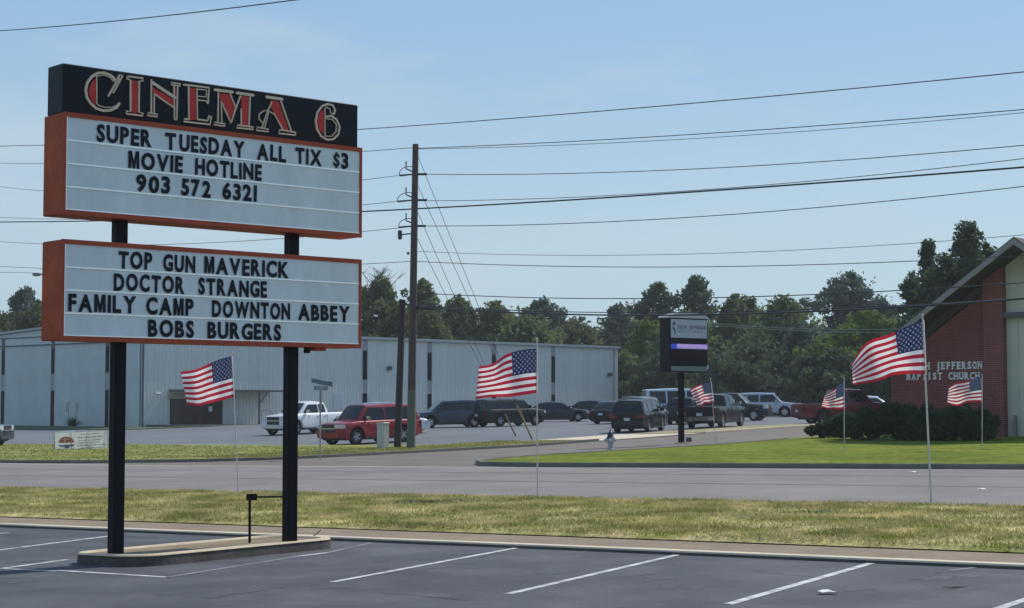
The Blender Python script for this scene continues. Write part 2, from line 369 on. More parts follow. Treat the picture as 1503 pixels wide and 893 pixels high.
# ================================================================ CINEMA SIGN
sdir = Vector((.743, .669, 0)).normalized(); sfront = Vector((sdir.y, -sdir.x, 0)); up = Vector((0, 0, 1))
PL = Vector((-5.13, 22.85, 0)); PR = PL + sdir * 2.72
black_paint = A('black_steel', (.006, .006, .009), .6, spec=.15, var=.2, scale=6)
black_panel = A('black_panel', (.005, .008, .013), .5, spec=.2, var=.15, scale=3)
orange = A('orange_steel', (.42, .075, .018), .6, spec=.2, var=.30, scale=2.5, var2=.2, scale2=24)
red_frame = A('frame_orange', (.42, .075, .035), .6, spec=.2, var=.15, scale=4)
face_m = A('sign_face', (.70, .75, .74), .35, var=.10, scale=1.6, var2=.05, scale2=9, stretch=(1, 1, .35))
track_m = A('track_strip', (.90, .91, .90), .3, metal=.65)
letter_m = A('letter_black', (.006, .007, .016), .5, spec=.2)
cream = A('letter_outline_cream', (.72, .58, .40), .5, var=.12, scale=5)
redfill = A('letter_fill_red', (.58, .018, .012), .5, var=.12, scale=5)
sign = thing('cinema_sign', 'tall two-post cinema marquee sign listing films in black letters beside the parking lot', 'cinema sign', (PL + PR) / 2)
sg_o = (PL + PR) / 2
def L_(p): return Vector(p) - sg_o          # into the sign's own frame (no rotation)
e = .267
flc = PL + sdir * -.922 + sfront * e        # front plane reference corner
KW = 4.708
def zof(py, px=92.3):                       # height on the front plane at the left corner
    return plane_hit(px, py, flc, sfront).z
for P_, topz in ((PL, zof(90.8) - .12), (PR, zof(90.8) - .12)):
    g = gxy(P_.x, P_.y)
    mb = MB(); M_ = Matrix.Translation(L_(P_)) @ Matrix.Rotation(math.atan2(sdir.y, sdir.x), 4, 'Z')
    b_ = .082
    pr = [(-b_, -b_ + .015), (-b_ + .015, -b_), (b_ - .015, -b_), (b_, -b_ + .015), (b_, b_ - .015), (b_ - .015, b_), (-b_ + .015, b_), (-b_, b_ - .015)]
    vs = [M_ @ Vector((x, y, z)) for z in (g - .3, topz) for x, y in pr]
    mb.add(vs, [(i, (i + 1) % 8, (i + 1) % 8 + 8, i + 8) for i in range(8)] + [tuple(range(8))[::-1], tuple(range(8, 16))])
    mb.build('post', black_paint, sign)
SR = Matrix.Rotation(math.atan2(sdir.y, sdir.x), 4, 'Z')
def cabinet(name, k0, k1, z0, z1, e_, m):
    mb = MB(); M_ = Matrix.Translation(L_(PL)) @ SR
    b = .012
    # bevelled box: chamfer the vertical and horizontal front edges a little
    x0, x1, y0, y1 = k0, k1, -e_, min(e_, .235)
    vs = []
    for z, ins in ((z0, b), (z0 + b, 0), (z1 - b, 0), (z1, b)):
        for x, y in ((x0 + ins, y0 + ins), (x1 - ins, y0 + ins), (x1 - ins, y1 - ins), (x0 + ins, y1 - ins)): vs.append(M_ @ Vector((x, y, z)))
    fs = [(0, 3, 2, 1), (12, 13, 14, 15)]
    for r_ in range(3):
        for i in range(4): fs.append((r_ * 4 + i, r_ * 4 + (i + 1) % 4, r_ * 4 + 4 + (i + 1) % 4, r_ * 4 + 4 + i))
    mb.add(vs, fs); return mb.build(name, m, sign)
k0, k1 = -.97, -.97 + KW
font_cache = {}
def glyph(ch, size_h, wfac, bold=.03):
    key = (ch, size_h, wfac, bold)
    if key in font_cache: return font_cache[key]
    if ch == '$':                         # an S with short ticks above and below
        p_, f_, w_ = glyph('S', size_h * .80, wfac * 1.05, bold * .9); k_ = len(p_); cx_ = w_ / 2; h_ = size_h; q_ = size_h * .07
        pts = [(x, y + h_ * .10) for x, y in p_] + [(cx_ - q_, 0), (cx_ + q_, 0), (cx_ + q_, h_ * .101), (cx_ - q_, h_ * .101), (cx_ - q_, h_ * .899), (cx_ + q_, h_ * .899), (cx_ + q_, h_), (cx_ - q_, h_)]
        font_cache[key] = (pts, list(f_) + [(k_, k_ + 1, k_ + 2, k_ + 3), (k_ + 4, k_ + 5, k_ + 6, k_ + 7)], w_); return font_cache[key]
    if ch == 'M':                         # drawn by hand: the thickened built-in M closes up
        b = .15 + bold * 1.6; W_ = .80 + bold
        pl = [(0, 0), (b, 0), (b, .64), (W_ / 2 - b * .42, 0), (W_ / 2 + b * .42, 0), (W_ - b, .64), (W_ - b, 0), (W_, 0), (W_, 1), (W_ - b * 1.25, 1), (W_ / 2, .36), (b * 1.25, 1), (0, 1)]
        pts = [(x * size_h * wfac, y * size_h) for x, y in pl]
        font_cache[key] = (pts, [(0, 1, 2, 12), (12, 2, 11), (2, 3, 10, 11), (3, 4, 10), (4, 5, 9, 10), (5, 8, 9), (5, 6, 7, 8)], W_ * size_h * wfac); return font_cache[key]
    cu = bpy.data.curves.new('glyph', 'FONT'); cu.body = ch; cu.size = 1.0; cu.offset = bold; cu.extrude = .0; cu.resolution_u = 3
    ob = bpy.data.objects.new('glyph', cu); C.objects.link(ob)
    bpy.context.view_layer.update(); dg = bpy.context.evaluated_depsgraph_get()
    me = bpy.data.meshes.new_from_object(ob.evaluated_get(dg)); bpy.data.objects.remove(ob); bpy.data.curves.remove(cu)
    vs = [v.co.copy() for v in me.vertices]; fs = [tuple(p.vertices) for p in me.polygons]; bpy.data.meshes.remove(me)
    xs = [v.x for v in vs]; ys = [v.y for v in vs]; x0 = min(xs)
    capH = .682 + 2 * bold
    k = size_h / capH
    pts = [((v.x - x0) * k * wfac, (v.y + bold) * k) for v in vs]
    font_cache[key] = (pts, fs, (max(xs) - x0) * k * wfac); return font_cache[key]
def glyph_mesh(ch, o, a, b, n, th, size_h, wfac, m, parent, name='letter', bold=.03, merge=None):
    pts, fs, wd = glyph(ch, size_h, wfac, bold); mb = merge or MB()
    k = len(pts); base = [o + a * p[0] + b * p[1] for p in pts]
    ec = {}
    for f in fs:
        for i in range(len(f)):
            e_ = (f[i], f[(i + 1) % len(f)]); ec[tuple(sorted(e_))] = ec.get(tuple(sorted(e_)), []) + [e_]
    sides = [v[0] for v in ec.values() if len(v) == 1]
    if Vector(a).cross(Vector(b)).dot(Vector(n)) >= 0: top = [tuple(i + k for i in f) for f in fs]
    else: top = [tuple(i + k for i in f)[::-1] for f in fs]
    mb.add(base + [p + n * th for p in base], top + [(i, j, j + k, i + k) for i, j in sides])
    if merge is None: return mb.build(name, m, parent)
def word(text, oa, ob, n, th, size_h, m, parent, wfac=.74, name='letter', bold=.03, merge=None):
    """letters of one word spread from point oa to ob (baseline)"""
    a = (ob - oa); Lw = a.length; a.normalize(); ws = [glyph(c, size_h, wfac, bold)[2] if c != ' ' else size_h * .35 for c in text]
    if len(text) == 1: gap = 0; x = (Lw - ws[0]) / 2
    else: gap = (Lw - sum(ws)) / (len(text) - 1); x = 0
    sc = 1.0
    if gap < size_h * .10 and len(text) > 1:      # squeeze
        gap = size_h * .10; sc = (Lw - gap * (len(text) - 1)) / sum(ws); 
    for c, w_ in zip(text, ws):
        if c != ' ': glyph_mesh(c, oa + a * x, a, Vector((0, 0, 1)), n, th, size_h, wfac * sc, m, parent, name, bold, merge)
        x += (w_ * sc) + gap
rj = random.Random(5)
def marquee(ztop, zbot, rows):
    cab = cabinet('cabinet', k0, k1, zbot, ztop, e, orange)
    # retainer frame round the face, proud of the box
    fm = MB(); M_ = Matrix.Translation(L_(PL)) @ SR; fr = .055; y1, y0 = -e - .0, -e - .022
    fm.box(k0, k1, y0, y1, ztop - fr, ztop + .004, M=M_); fm.box(k0, k1, y0, y1, zbot - .004, zbot + fr, M=M_)
    fm.box(k0, k0 + .04, y0, y1, zbot + fr, ztop - fr, M=M_); fm.box(k1 - .04, k1, y0, y1, zbot + fr, ztop - fr, M=M_)
    fm.build('retainer_frame', red_frame, cab)
    lip = MB(); lip.box(k0 + .04, k1 - .04, y0 + .004, y1, zbot + fr, zbot + fr + .014, M=M_); lip.box(k0 + .04, k0 + .052, y0 + .004, y1, zbot + fr + .014, ztop - fr, M=M_); lip.build('face_edging', track_m, cab)
    fc = MB(); fc.box(k0 + .04, k1 - .04, -e - .006, -e, zbot + fr, ztop - fr, M=M_); fc.build('face', face_m, cab)
    H_ = ztop - zbot - 2 * fr; rowh = H_ / 4
    for i in range(1, 4):
        z = ztop - fr - rowh * i
        tm = MB(); tm.box(k0 + .055, k1 - .045, -e - .016, -e - .0061, z - .012, z + .010, M=M_); tm.build('track', track_m, cab)
        tm = MB(); tm.box(k0 + .055, k1 - .045, -e - .012, -e - .0061, z + .012, z + .016, M=M_); tm.build('track_clear_lip', face_m, cab)
    o0 = L_(PL) - Vector((0, 0, 0)) + sfront * (e + .0161)
    for ri, words in enumerate(rows):
        zb = ztop - fr - rowh * (ri + 1) + .018
        for t_, pa, pb in words:
            ka, kb = [(plane_hit(p_, 300, flc, sfront) - PL).dot(sdir) for p_ in (pa, pb)]
            oa = o0 + sdir * ka; ob = o0 + sdir * kb; oa.z = ob.z = zb
            a_ = (ob - oa); 
            ws = [glyph(c, .226, .84, .038)[2] for c in t_]; Lw = a_.length; a_.normalize()
            gap = (Lw - sum(ws)) / max(1, len(t_) - 1); sc = 1.0
            if gap < .026 and len(t_) > 1: gap = .026; sc = (Lw - gap * (len(t_) - 1)) / sum(ws)
            if gap > .034 and len(t_) > 1: sc = min(1.25, (Lw - .034 * (len(t_) - 1)) / sum(ws)); gap = (Lw - sc * sum(ws)) / (len(t_) - 1)
            x = 0
            for c, w_ in zip(t_, ws):
                tl = rj.uniform(-.022, .022); dz = rj.uniform(-.004, .006)
                aa = (sdir * math.cos(tl) + up * math.sin(tl)); bb = (up * math.cos(tl) - sdir * math.sin(tl))
                glyph_mesh(c, oa + a_ * x + up * dz, aa, bb, sfront, .004, .226, .84 * sc, letter_m, cab, 'letter', .038)
                x += w_ * sc + gap
    return cab
zt1, zb1 = zof(164.5), zof(314); zt2, zb2 = zof(351.5), zof(499.5); zh = zof(90.8)
marquee(zt1, zb1, [[('SUPER', 139.7, 220.6), ('T', 241, 256.5), ('UESDAY', 261.5, 357.6), ('ALL', 375.6, 418.2), ('TIX', 432.7, 470.8), ('$3', 488, 510)],
                   [('MOVIE', 187, 266.6), ('HOTLINE', 285, 382.6)], [('903', 198.5, 248.3), ('572', 265, 308), ('6321', 325.5, 375.6)]])
cab2 = marquee(zt2, zb2, [[('TOP', 174, 223.4), ('GUN', 239.6, 286.4), ('MAVERICK', 300, 423.4)], [('DOCTOR', 168, 271), ('STRANGE', 292, 392)],
                   [('FAMILY', 101.6, 201), ('CAMP', 215.4, 284.6), ('DOWNTON', 312, 426), ('ABBEY', 438, 513)], [('BOBS', 219, 285.7), ('BURGERS', 305.7, 413)]])
eh = .195
head = cabinet('header_box', k0 + .02, k1 - .02, zt1 + .0045, zh, eh, black_panel)
ho = PL + sfront * eh                       # header front plane
def hz_(px, py):                            # header plane coordinates of a point of the lettering
    p = plane_hit(px, py, ho, sfront) - PL; return ((p.dot(sdir)), p.z)
def za(x, y): return (110 + x / 7.157, 95 + y / 7.157)
def zb_(x, y): return (300 + x / 6.535, 110 + y / 6.535)
def neon(f, strokes, fills, wd=.029):
    strokes = [[(s_[0] * .78 if s_[0] < 1 else s_[0])] + list(s_[1:]) if isinstance(s_[0], (int, float)) else s_ for s_ in strokes]
    o0 = L_(PL) + sfront * (eh + .001); mb = MB()
    for stt in strokes:
        w_ = wd; pts = stt
        if isinstance(stt[0], (int, float)): w_ = stt[0]; pts = stt[1:]
        q = [hz_(*f(*p)) for p in pts]
        if len(q) > 4:                     # smooth open curves
            qq = [q[0]]
            for i in range(len(q) - 1):
                p0 = q[max(i - 1, 0)]; p1 = q[i]; p2 = q[i + 1]; p3 = q[min(i + 2, len(q) - 1)]
                for j in (1, 2, 3):
                    t = j / 3.; qq.append(tuple(.5 * ((2 * p1[a]) + (-p0[a] + p2[a]) * t + (2 * p0[a] - 5 * p1[a] + 4 * p2[a] - p3[a]) * t * t + (-p0[a] + 3 * p1[a] - 3 * p2[a] + p3[a]) * t ** 3) for a in (0, 1)))
            q = qq if len(pts) > 5 and w_ == wd + 0 and pts[0] != pts[-1] else q
        k = len(q); left, right = [], []
        for i in range(k):
            a, b = q[max(i - 1, 0)], q[min(i + 1, k - 1)]
            if q[0] == q[-1] and i in (0, k - 1): a, b = q[-2], q[1]
            dx, dy = b[0] - a[0], b[1] - a[1]; l = math.hypot(dx, dy) or 1
            nx, ny = -dy / l * w_ / 2, dx / l * w_ / 2
            ex = 0
            left.append((q[i][0] + nx, q[i][1] + ny)); right.append((q[i][0] - nx, q[i][1] - ny))
        vs = []
        for dz in (0, .022):
            for a in left: vs.append(o0 + sdir * a[0] + up * a[1] + sfront * dz)
            for a in right: vs.append(o0 + sdir * a[0] + up * a[1] + sfront * dz)
        fs = []
        for i in range(k - 1):
            fs += [(2 * k + i, 2 * k + k + i, 2 * k + k + i + 1, 2 * k + i + 1), (i, 2 * k + i, 2 * k + i + 1, i + 1), (k + i, k + i + 1, 3 * k + i + 1, 3 * k + i)]
        fs += [(0, k, 3 * k, 2 * k), (k - 1, 3 * k - 1, 4 * k - 1, 2 * k - 1)]
        mb.add(vs, fs)
        for p in (q[0], q[-1]):            # round ends
            n_ = 8; c_ = o0 + sdir * p[0] + up * p[1]
            ring = [c_ + (sdir * math.cos(2 * math.pi * i / n_) + up * math.sin(2 * math.pi * i / n_)) * w_ * .5 for i in range(n_)]
            mb.add(ring + [r_ + sfront * .0225 for r_ in ring], [tuple(range(n_, 2 * n_))] + [(i, (i + 1) % n_, (i + 1) % n_ + n_, i + n_) for i in range(n_)])
    mb.build('letter', cream, head)
    fb = MB()
    for pl in fills:
        q = [hz_(*f(*p)) for p in pl]; fb.prism(q, o0, sdir, up, sfront, .009)
    fb.build('letter_infill', redfill, head)
neon(za, [[.042, (455, 160), (425, 172), (372, 116), (300, 88), (230, 93), (170, 130), (125, 190), (106, 270), (120, 350), (160, 412), (215, 462), (290, 487), (370, 482), (430, 452), (458, 412)],
          [.014, (430, 430), (380, 452), (300, 450), (240, 430), (222, 412)], [.016, (222, 118), (222, 418)], [.014, (230, 122), (300, 112), (365, 138), (405, 185)],
          [.030, (462, 112), (428, 190), (345, 330)], [.026, (494, 118), (440, 220), (395, 300)], [.026, (462, 112), (494, 118)]],
     [[(216, 138), (170, 190), (140, 270), (152, 340), (185, 400), (216, 428)], [(240, 122), (300, 104), (300, 112), (240, 130)]])
neon(za, [[.028, (545, 126), (708, 146), (706, 172), (668, 176), (664, 500), (708, 516), (702, 540), (532, 518), (534, 492), (578, 494), (578, 168), (540, 150), (545, 126)]], [[(594, 168), (654, 174), (652, 516), (590, 506)]])
neon(za, [[.024, (797, 165), (795, 512)], [.020, (827, 318), (824, 515)], [.024, (762, 508), (856, 524), (858, 550), (755, 536), (762, 508)],
          [.052, (806, 190), (920, 268), (1046, 350)], [.024, (829, 312), (1042, 462)], [.024, (1005, 190), (1102, 206), (1098, 228), (1008, 214), (1005, 190)],
          [.022, (1034, 225), (1036, 350), (1038, 575)], [.024, (1071, 228), (1062, 580)], [.022, (1038, 577), (1062, 582)]], [[(812, 240), (1040, 372), (1038, 448), (815, 302)], [(1042, 235), (1062, 238), (1058, 340), (1042, 335)]])
neon(za, [[.030, (1138, 214), (1268, 228), (1402, 246), (1394, 330), (1390, 408)], [.024, (1188, 236), (1190, 578)], [.020, (1274, 250), (1278, 575)],
          [.018, (1292, 262), (1376, 270), (1370, 342), (1290, 334)], [.020, (1282, 374), (1366, 384), (1388, 412)],
          [.028, (1195, 578), (1146, 572), (1138, 600), (1412, 632), (1424, 545), (1404, 542), (1384, 592), (1280, 577)]], [[(1202, 246), (1264, 252), (1268, 578), (1204, 582)]])
neon(zb_, [[.048, (98, 146), (262, 168)], [.048, (308, 176), (462, 198)], [.022, (128, 170), (124, 458)], [.018, (156, 262), (160, 462)], [.024, (94, 458), (192, 474), (188, 494), (88, 482), (94, 458)],
           [.022, (240, 184), (292, 312)], [.022, (154, 258), (248, 462)], [.026, (340, 205), (292, 330), (250, 462)], [.020, (346, 330), (348, 488)], [.026, (432, 208), (420, 500)],
           [.026, (312, 484), (462, 504), (460, 526), (305, 510), (312, 484)]], [[(142, 180), (232, 188), (286, 318), (250, 448), (144, 225)], [(352, 206), (422, 212), (410, 492), (356, 484), (352, 320)]])
neon(zb_, [[.050, (590, 214), (738, 236)], [.020, (640, 262), (600, 350), (545, 512)], [.018, (612, 350), (570, 510)], [.018, (612, 340), (565, 346), (520, 378), (518, 425), (552, 462)],
           [.018, (600, 345), (672, 385)], [.024, (500, 504), (606, 524), (606, 548), (494, 534), (500, 504)], [.026, (722, 238), (828, 545)], [.020, (660, 372), (752, 536)],
           [.026, (715, 528), (872, 556), (866, 580), (708, 564), (715, 528)]], [[(632, 246), (708, 256), (808, 546), (750, 534), (672, 372), (620, 300)]])
neon(zb_, [[.036, (1235, 378), (1248, 338), (1225, 296), (1180, 282), (1122, 302), (1078, 362), (1062, 440), (1072, 520), (1112, 590), (1172, 626), (1232, 618), (1280, 570), (1290, 498), (1260, 430), (1210, 396), (1162, 404)],
           [.016, (1150, 322), (1150, 590)], [.016, (1228, 380), (1204, 368), (1198, 330), (1160, 312)], [.015, (1165, 422), (1220, 430), (1260, 480), (1256, 545), (1214, 592), (1152, 590)]],
     [[(1142, 334), (1100, 362), (1080, 440), (1092, 520), (1144, 578)]])
# fittings under the lower cabinet, conduit by the right post
fm = MB(); M_ = Matrix.Translation(L_(PL)) @ SR
ka = (plane_hit(457, 512, flc, sfront) - PL).dot(sdir)
fm.box(ka, ka + .055, -.16, -.08, zb2 - .085, zb2, M=M_); fm.build('junction_box', black_paint, sign)
fm = MB(); fm.box(ka + .12, ka + .30, -.2, -.06, zb2 - .05, zb2, M=M_); fm.build('ballast_box', red_frame, sign)
cp = hit(366.5, 796, .14); ctop = at(366.5, 730, cp.y); pr_ = PR.copy(); pr_.z = ctop.z + .01
cm = MB(); cm.tube([L_(cp) - up * .2, L_(ctop)], .019, 8); cm.tube([L_(ctop) + up * .0, L_(ctop) + (pr_ - ctop) * .98], .013, 8)
cm.box(-.035, .10, -.035, .035, -.045, .045, M=Matrix.Translation(L_(ctop)) @ SR); cm.build('conduit', black_paint, sign)
# island: raised stadium with kerb ring, dirt infill
cl0, cl1 = (18.05, 15.32), (18.17, 17.86); hw = .72
dv = (cl1[0] - cl0[0], cl1[1] - cl0[1]); l = math.hypot(*dv); dv = (dv[0] / l, dv[1] / l)
ring = []; L2 = l / 2 + hw; cm_ = ((cl0[0] + cl1[0]) / 2, (cl0[1] + cl1[1]) / 2); rc = .48
for ci, (sx_, sy_) in enumerate(((1, 1), (-1, 1), (-1, -1), (1, -1))):
    for i in range(7):
        a = math.pi / 2 * ci + math.pi / 2 * i / 6; x = sx_ * (L2 - rc) + rc * math.cos(a); y = sy_ * (hw - rc) + rc * math.sin(a)
        ring.append((cm_[0] + dv[0] * x - dv[1] * y, cm_[1] + dv[1] * x + dv[0] * y))
isl = thing('sign_island', 'raised concrete kerbed island in the lot around the feet of the cinema sign', 'traffic island', P3(18.2, 16.5))
def reloc(o, par):
    o.parent = par; o.location = -par.location
    if 'kind' in o: del o['kind']
    return o
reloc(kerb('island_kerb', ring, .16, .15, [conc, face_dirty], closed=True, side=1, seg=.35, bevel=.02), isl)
sheetpts = ring
mbf = MB(); cpt = P3(18.24, 16.5, .13); vs = [P3(p[0], p[1], .125) for p in ring]; mbf.add([cpt] + vs, [(0, i + 1, (i + 1) % len(vs) + 1) for i in range(len(vs))]); reloc(mbf.build('island_infill', dirt), isl)

# ================================================================ FLAGS
fl_red = A('flag_red', (.50, .018, .045), .75, trans=.40); fl_white = A('flag_white', (.86, .84, .86), .75, trans=.45); fl_blue = A('flag_blue', (.030, .040, .135), .75, trans=.25)
pole_m = A('flag_pole', (.50, .50, .50), .45, metal=.2, var=.1, scale=3)
def curve_pt(pl, t):
    n = len(pl) - 1; x = t * n; i = min(int(x), n - 1); f_ = x - i
    g = lambda j: pl[max(0, min(n, j))]
    p0, p1, p2, p3 = g(i - 1), g(i), g(i + 1), g(i + 2)
    return tuple(.5 * ((2 * p1[a]) + (-p0[a] + p2[a]) * f_ + (2 * p0[a] - 5 * p1[a] + 4 * p2[a] - p3[a]) * f_ ** 2 + (-p0[a] + 3 * p1[a] - 3 * p2[a] + p3[a]) * f_ ** 3) for a in (0, 1))
def flag(base, topx, topedge, botedge, label, amp, seed, prad=.016, dzb=0.03, canton=.40, depth=None):
    """base: pole foot pixel; top/bot edges from the hoist (pole) to the fly"""
    b = hit(base[0], base[1], dzb) if depth is None else at(base[0], base[1], depth)
    if depth is not None: b.z = gxy(b.x, b.y) + dzb
    d = b.y; tp = at(topx[0], topx[1], d)
    th = thing('american_flag', label, 'flag', b, group='small american flags on ground poles')
    mb = MB(); v0 = Vector((0, 0, -.15)); mb.tube([v0, tp - b], [prad, prad * .85], 8); mb.build('flag_pole', pole_m, th, smooth=60)
    mb = MB(); mb.lathe([(0, .03), (.018, .02), (.024, 0), (.018, -.02), (0, -.03)], 8, Matrix.Translation(tp - b + Vector((0, 0, .02)))); mb.build('finial', pole_m, th, smooth=80)
    NU, NV = 40, 26; r_ = random.Random(seed); ph = r_.uniform(0, 6)
    def S(u, v, off=0):
        a = curve_pt(topedge, u); c = curve_pt(botedge, u); sag = 1 + .0 * u
        px = a[0] + (c[0] - a[0]) * v; py = a[1] + (c[1] - a[1]) * v
        dd = d + amp * (u ** .7) * (math.sin(2 * math.pi * (1.25 * u + .35 * v) + ph) + .4 * math.sin(2 * math.pi * (2.9 * u - .5 * v) + ph * 2)) - .02 + amp * .25 * math.sin(5 * v + 3 * u) * u
        return at(px, py, dd + off) - b
    cl = MB(); vs = [S(i / NU, j / NV) for j in range(NV + 1) for i in range(NU + 1)]
    fs = []; ms = []
    for j in range(NV):
        for i in range(NU):
            st_ = j // 2; mi = 0 if st_ % 2 == 0 else 1
            if j < 14 and (i + .5) / NU < canton: mi = 2
            fs.append((j * (NU + 1) + i, j * (NU + 1) + i + 1, (j + 1) * (NU + 1) + i + 1, (j + 1) * (NU + 1) + i)); ms.append(mi)
    cl.v = [tuple(v) for v in vs]; cl.f = fs; cl.m = ms
    cloth = cl.build('flag_cloth', [fl_red, fl_white, fl_blue], th, smooth=180)
    stm = MB(); tv = 14 / NV
    for r2 in range(9):
        for c in range(6 if r2 % 2 == 0 else 5):
            cu = (1 + 2 * c + (0 if r2 % 2 == 0 else 1)) / 12 * canton; cv = (r2 + 1) / 10 * tv; rr = .031
            for off in (-.004, .004):
                pts = []
                for k in range(10):
                    a = math.pi * k / 5; q = rr if k % 2 == 0 else rr * .42
                    pts.append(S(min(1, max(0, cu + q * math.sin(a) * .62)), max(0, cv - q * math.cos(a)), off))
                ce = S(cu, cv, off); stm.add([ce] + pts, [(0, k + 1, (k + 1) % 10 + 1) for k in range(10)])
    stm.build('stars', fl_white, cloth)
    hm = MB(); hv = [S(0, j / 10) for j in range(11)]; hm.tube([p + Vector((.008, -.004, 0)) for p in hv], .013, 6); hm.build('hoist_sleeve', fl_white, th, smooth=60)
    return th
flag((350, 720), (340.5, 519), [(340, 523), (322, 528), (303, 536), (285, 543), (265, 546)], [(343.5, 583), (325, 588), (308, 592), (292, 596), (275, 594)], 'american flag on a pole between the two sign posts, its fly edge folded', .10, 1)
flag((789, 729), (788, 499), [(788, 512), (765, 514), (742, 521), (724, 534), (703, 538)], [(788, 577), (768, 580), (745, 583), (722, 583), (698, 586)], 'american flag at the middle of the photo in front of the dark parked cars', .12, 2)
flag((1367.5, 741), (1354, 465), [(1355, 470), (1330, 480), (1303, 492), (1272, 503), (1250, 534)], [(1358.5, 550), (1336, 549), (1312, 551), (1288, 560), (1252, 565)], 'largest american flag, nearest the camera in front of the brick church', .16, 3, prad=.02)
flag((1051.5, 652), (1043, 557), [(1043.5, 561), (1035, 562), (1027, 565), (1019, 568), (1012, 572)], [(1047.5, 590), (1041, 592), (1035, 592), (1030, 596), (1024, 597)], 'small american flag just right of the black church signpost', .08, 4, dzb=.1)
flag((1239, 664), (1239, 557), [(1238.5, 560), (1231, 565), (1224, 572), (1217, 576), (1211, 580)], [(1239, 600), (1231, 601), (1223, 600), (1215, 600), (1206, 597)], 'small american flag before the red pickup at the left end of the hedge', .10, 5, dzb=.1)
flag((1441.5, 660), (1441.5, 551), [(1441, 553), (1430, 556), (1418, 560), (1404, 562), (1393, 569)], [(1441, 590), (1430, 590), (1418, 591), (1405, 596), (1390, 592)], 'small american flag under the church wall lettering beside the hedge', .10, 6, dzb=.1)
# ================================================================ METAL BUILDING
bdir = Vector((.68, .733, 0)).normalized(); bl = Vector((-bdir.y, bdir.x, 0)); bfr = Vector((bdir.y, -bdir.x, 0)); blf = -bdir
CO = Vector((-26.2, 124, 0))                  # near corner
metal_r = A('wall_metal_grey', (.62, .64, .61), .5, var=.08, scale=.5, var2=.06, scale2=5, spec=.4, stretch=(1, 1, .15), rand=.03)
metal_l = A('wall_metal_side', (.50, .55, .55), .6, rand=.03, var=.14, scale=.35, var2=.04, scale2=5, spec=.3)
trim_m = A('trim_grey', (.30, .33, .32), .5); dark_gl = A('glass_dark', (.006, .007, .014), .45, spec=.12)
pale_pn = A('infill_panel', (.30, .32, .34), .5); trim_dk = A('trim_dark', (.08, .09, .10), .5); brown_dk = A('door_brown', (.035, .022, .018), .5)
roof_m = A('roof_metal', (.34, .37, .38), .5); tan = A('tan_panel', (.40, .36, .27), .7)
bld = thing('metal_building', 'long grey ribbed metal building with dark window strips across the back of the lot', 'building', CO)
ztop = EYE + 5.22; LR, LL = 60.3 * 0 + 48.5, 24.0
def bk(px): # distance along the right-hand face seen at a photo column
    p = plane_hit(px, 560, CO, bfr); return (p - CO).dot(bdir)
def bkl(px):
    p = plane_hit(px, 560, CO, blf); return (p - CO).dot(bl)
LR = bk(906)
def BP(face, k, z, off=0):
    return (bdir * k + bfr * off if face == 'R' else bl * k + blf * off) + Vector((0, 0, z))
def fbox(mb, face, k0, k1, z0, z1, o0, o1, mi=0):
    a = [BP(face, k, z, o) for z in (z0, z1) for o in (o0, o1) for k in (k0, k1)]
    mb.add(a, [(0, 2, 3, 1), (4, 5, 7, 6), (0, 1, 5, 4), (2, 6, 7, 3), (0, 4, 6, 2), (1, 3, 7, 5)], mi)
gmin = min(gxy(CO.x, CO.y), gxy(*(CO + bl * LL).xy)) - .5
# ribbed sheet, 3 ribs
def sheet_mesh(wd, ribs=3):
    mb = MB(); pr = []
    for i in range(ribs):
        x = wd * (i + .5) / ribs; pr += [(x - .075, 0), (x - .035, .04), (x + .035, .04), (x + .075, 0)]
    pr = [(0.004, 0)] + pr + [(wd - .004, 0)]
    pr = [(0.004, -.02)] + pr + [(wd - .004, -.02)]
    z0, z1 = gmin, ztop; k = len(pr)
    vs = [bdir * x + bfr * y + Vector((0, 0, z)) for z in (z0, z1) for x, y in pr]
    mb.add(vs, [(i, i + 1, k + i + 1, k + i) for i in range(k - 1)])
    return mb.mesh('siding_sheet', metal_r)
strR = [bk(p) for p in (535, 630, 724.5, 811.5)]; strL = [bkl(p) for p in (158, 78, 5)]
core = MB(); core.v = []; 
a = [Vector((0, 0, 0)) + bfr * -.06 + blf * -.06, bdir * LR + bfr * -.06, bdir * LR + bl * LL, bl * LL + blf * -.06]
core.add([p + Vector((0, 0, gmin)) for p in a] + [p + Vector((0, 0, ztop - .02)) for p in a], [(0, 1, 5, 4), (1, 2, 6, 5), (2, 3, 7, 6), (3, 0, 4, 7), (4, 5, 6, 7)])
core.build('wall_core', trim_m, bld)
edges = [0.12] + [v for s_ in strR for v in (s_ - .29, s_ + .29)] + [LR - .1]
cache = {}
for a0, a1 in zip(edges[::2], edges[1::2]):
    n_ = max(1, round((a1 - a0) / .93)); wd = (a1 - a0) / n_; key = round(wd, 3)
    if key not in cache: cache[key] = sheet_mesh(wd)
    for i in range(n_): link('siding_sheet', cache[key], bld, loc=bdir * (a0 + wd * i))
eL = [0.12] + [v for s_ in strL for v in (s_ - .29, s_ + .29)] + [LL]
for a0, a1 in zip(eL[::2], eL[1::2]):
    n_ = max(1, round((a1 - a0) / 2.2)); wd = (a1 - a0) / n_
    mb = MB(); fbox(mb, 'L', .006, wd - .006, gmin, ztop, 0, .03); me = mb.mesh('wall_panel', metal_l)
    for i in range(n_): link('wall_panel', me, bld, loc=bl * (a0 + wd * i))
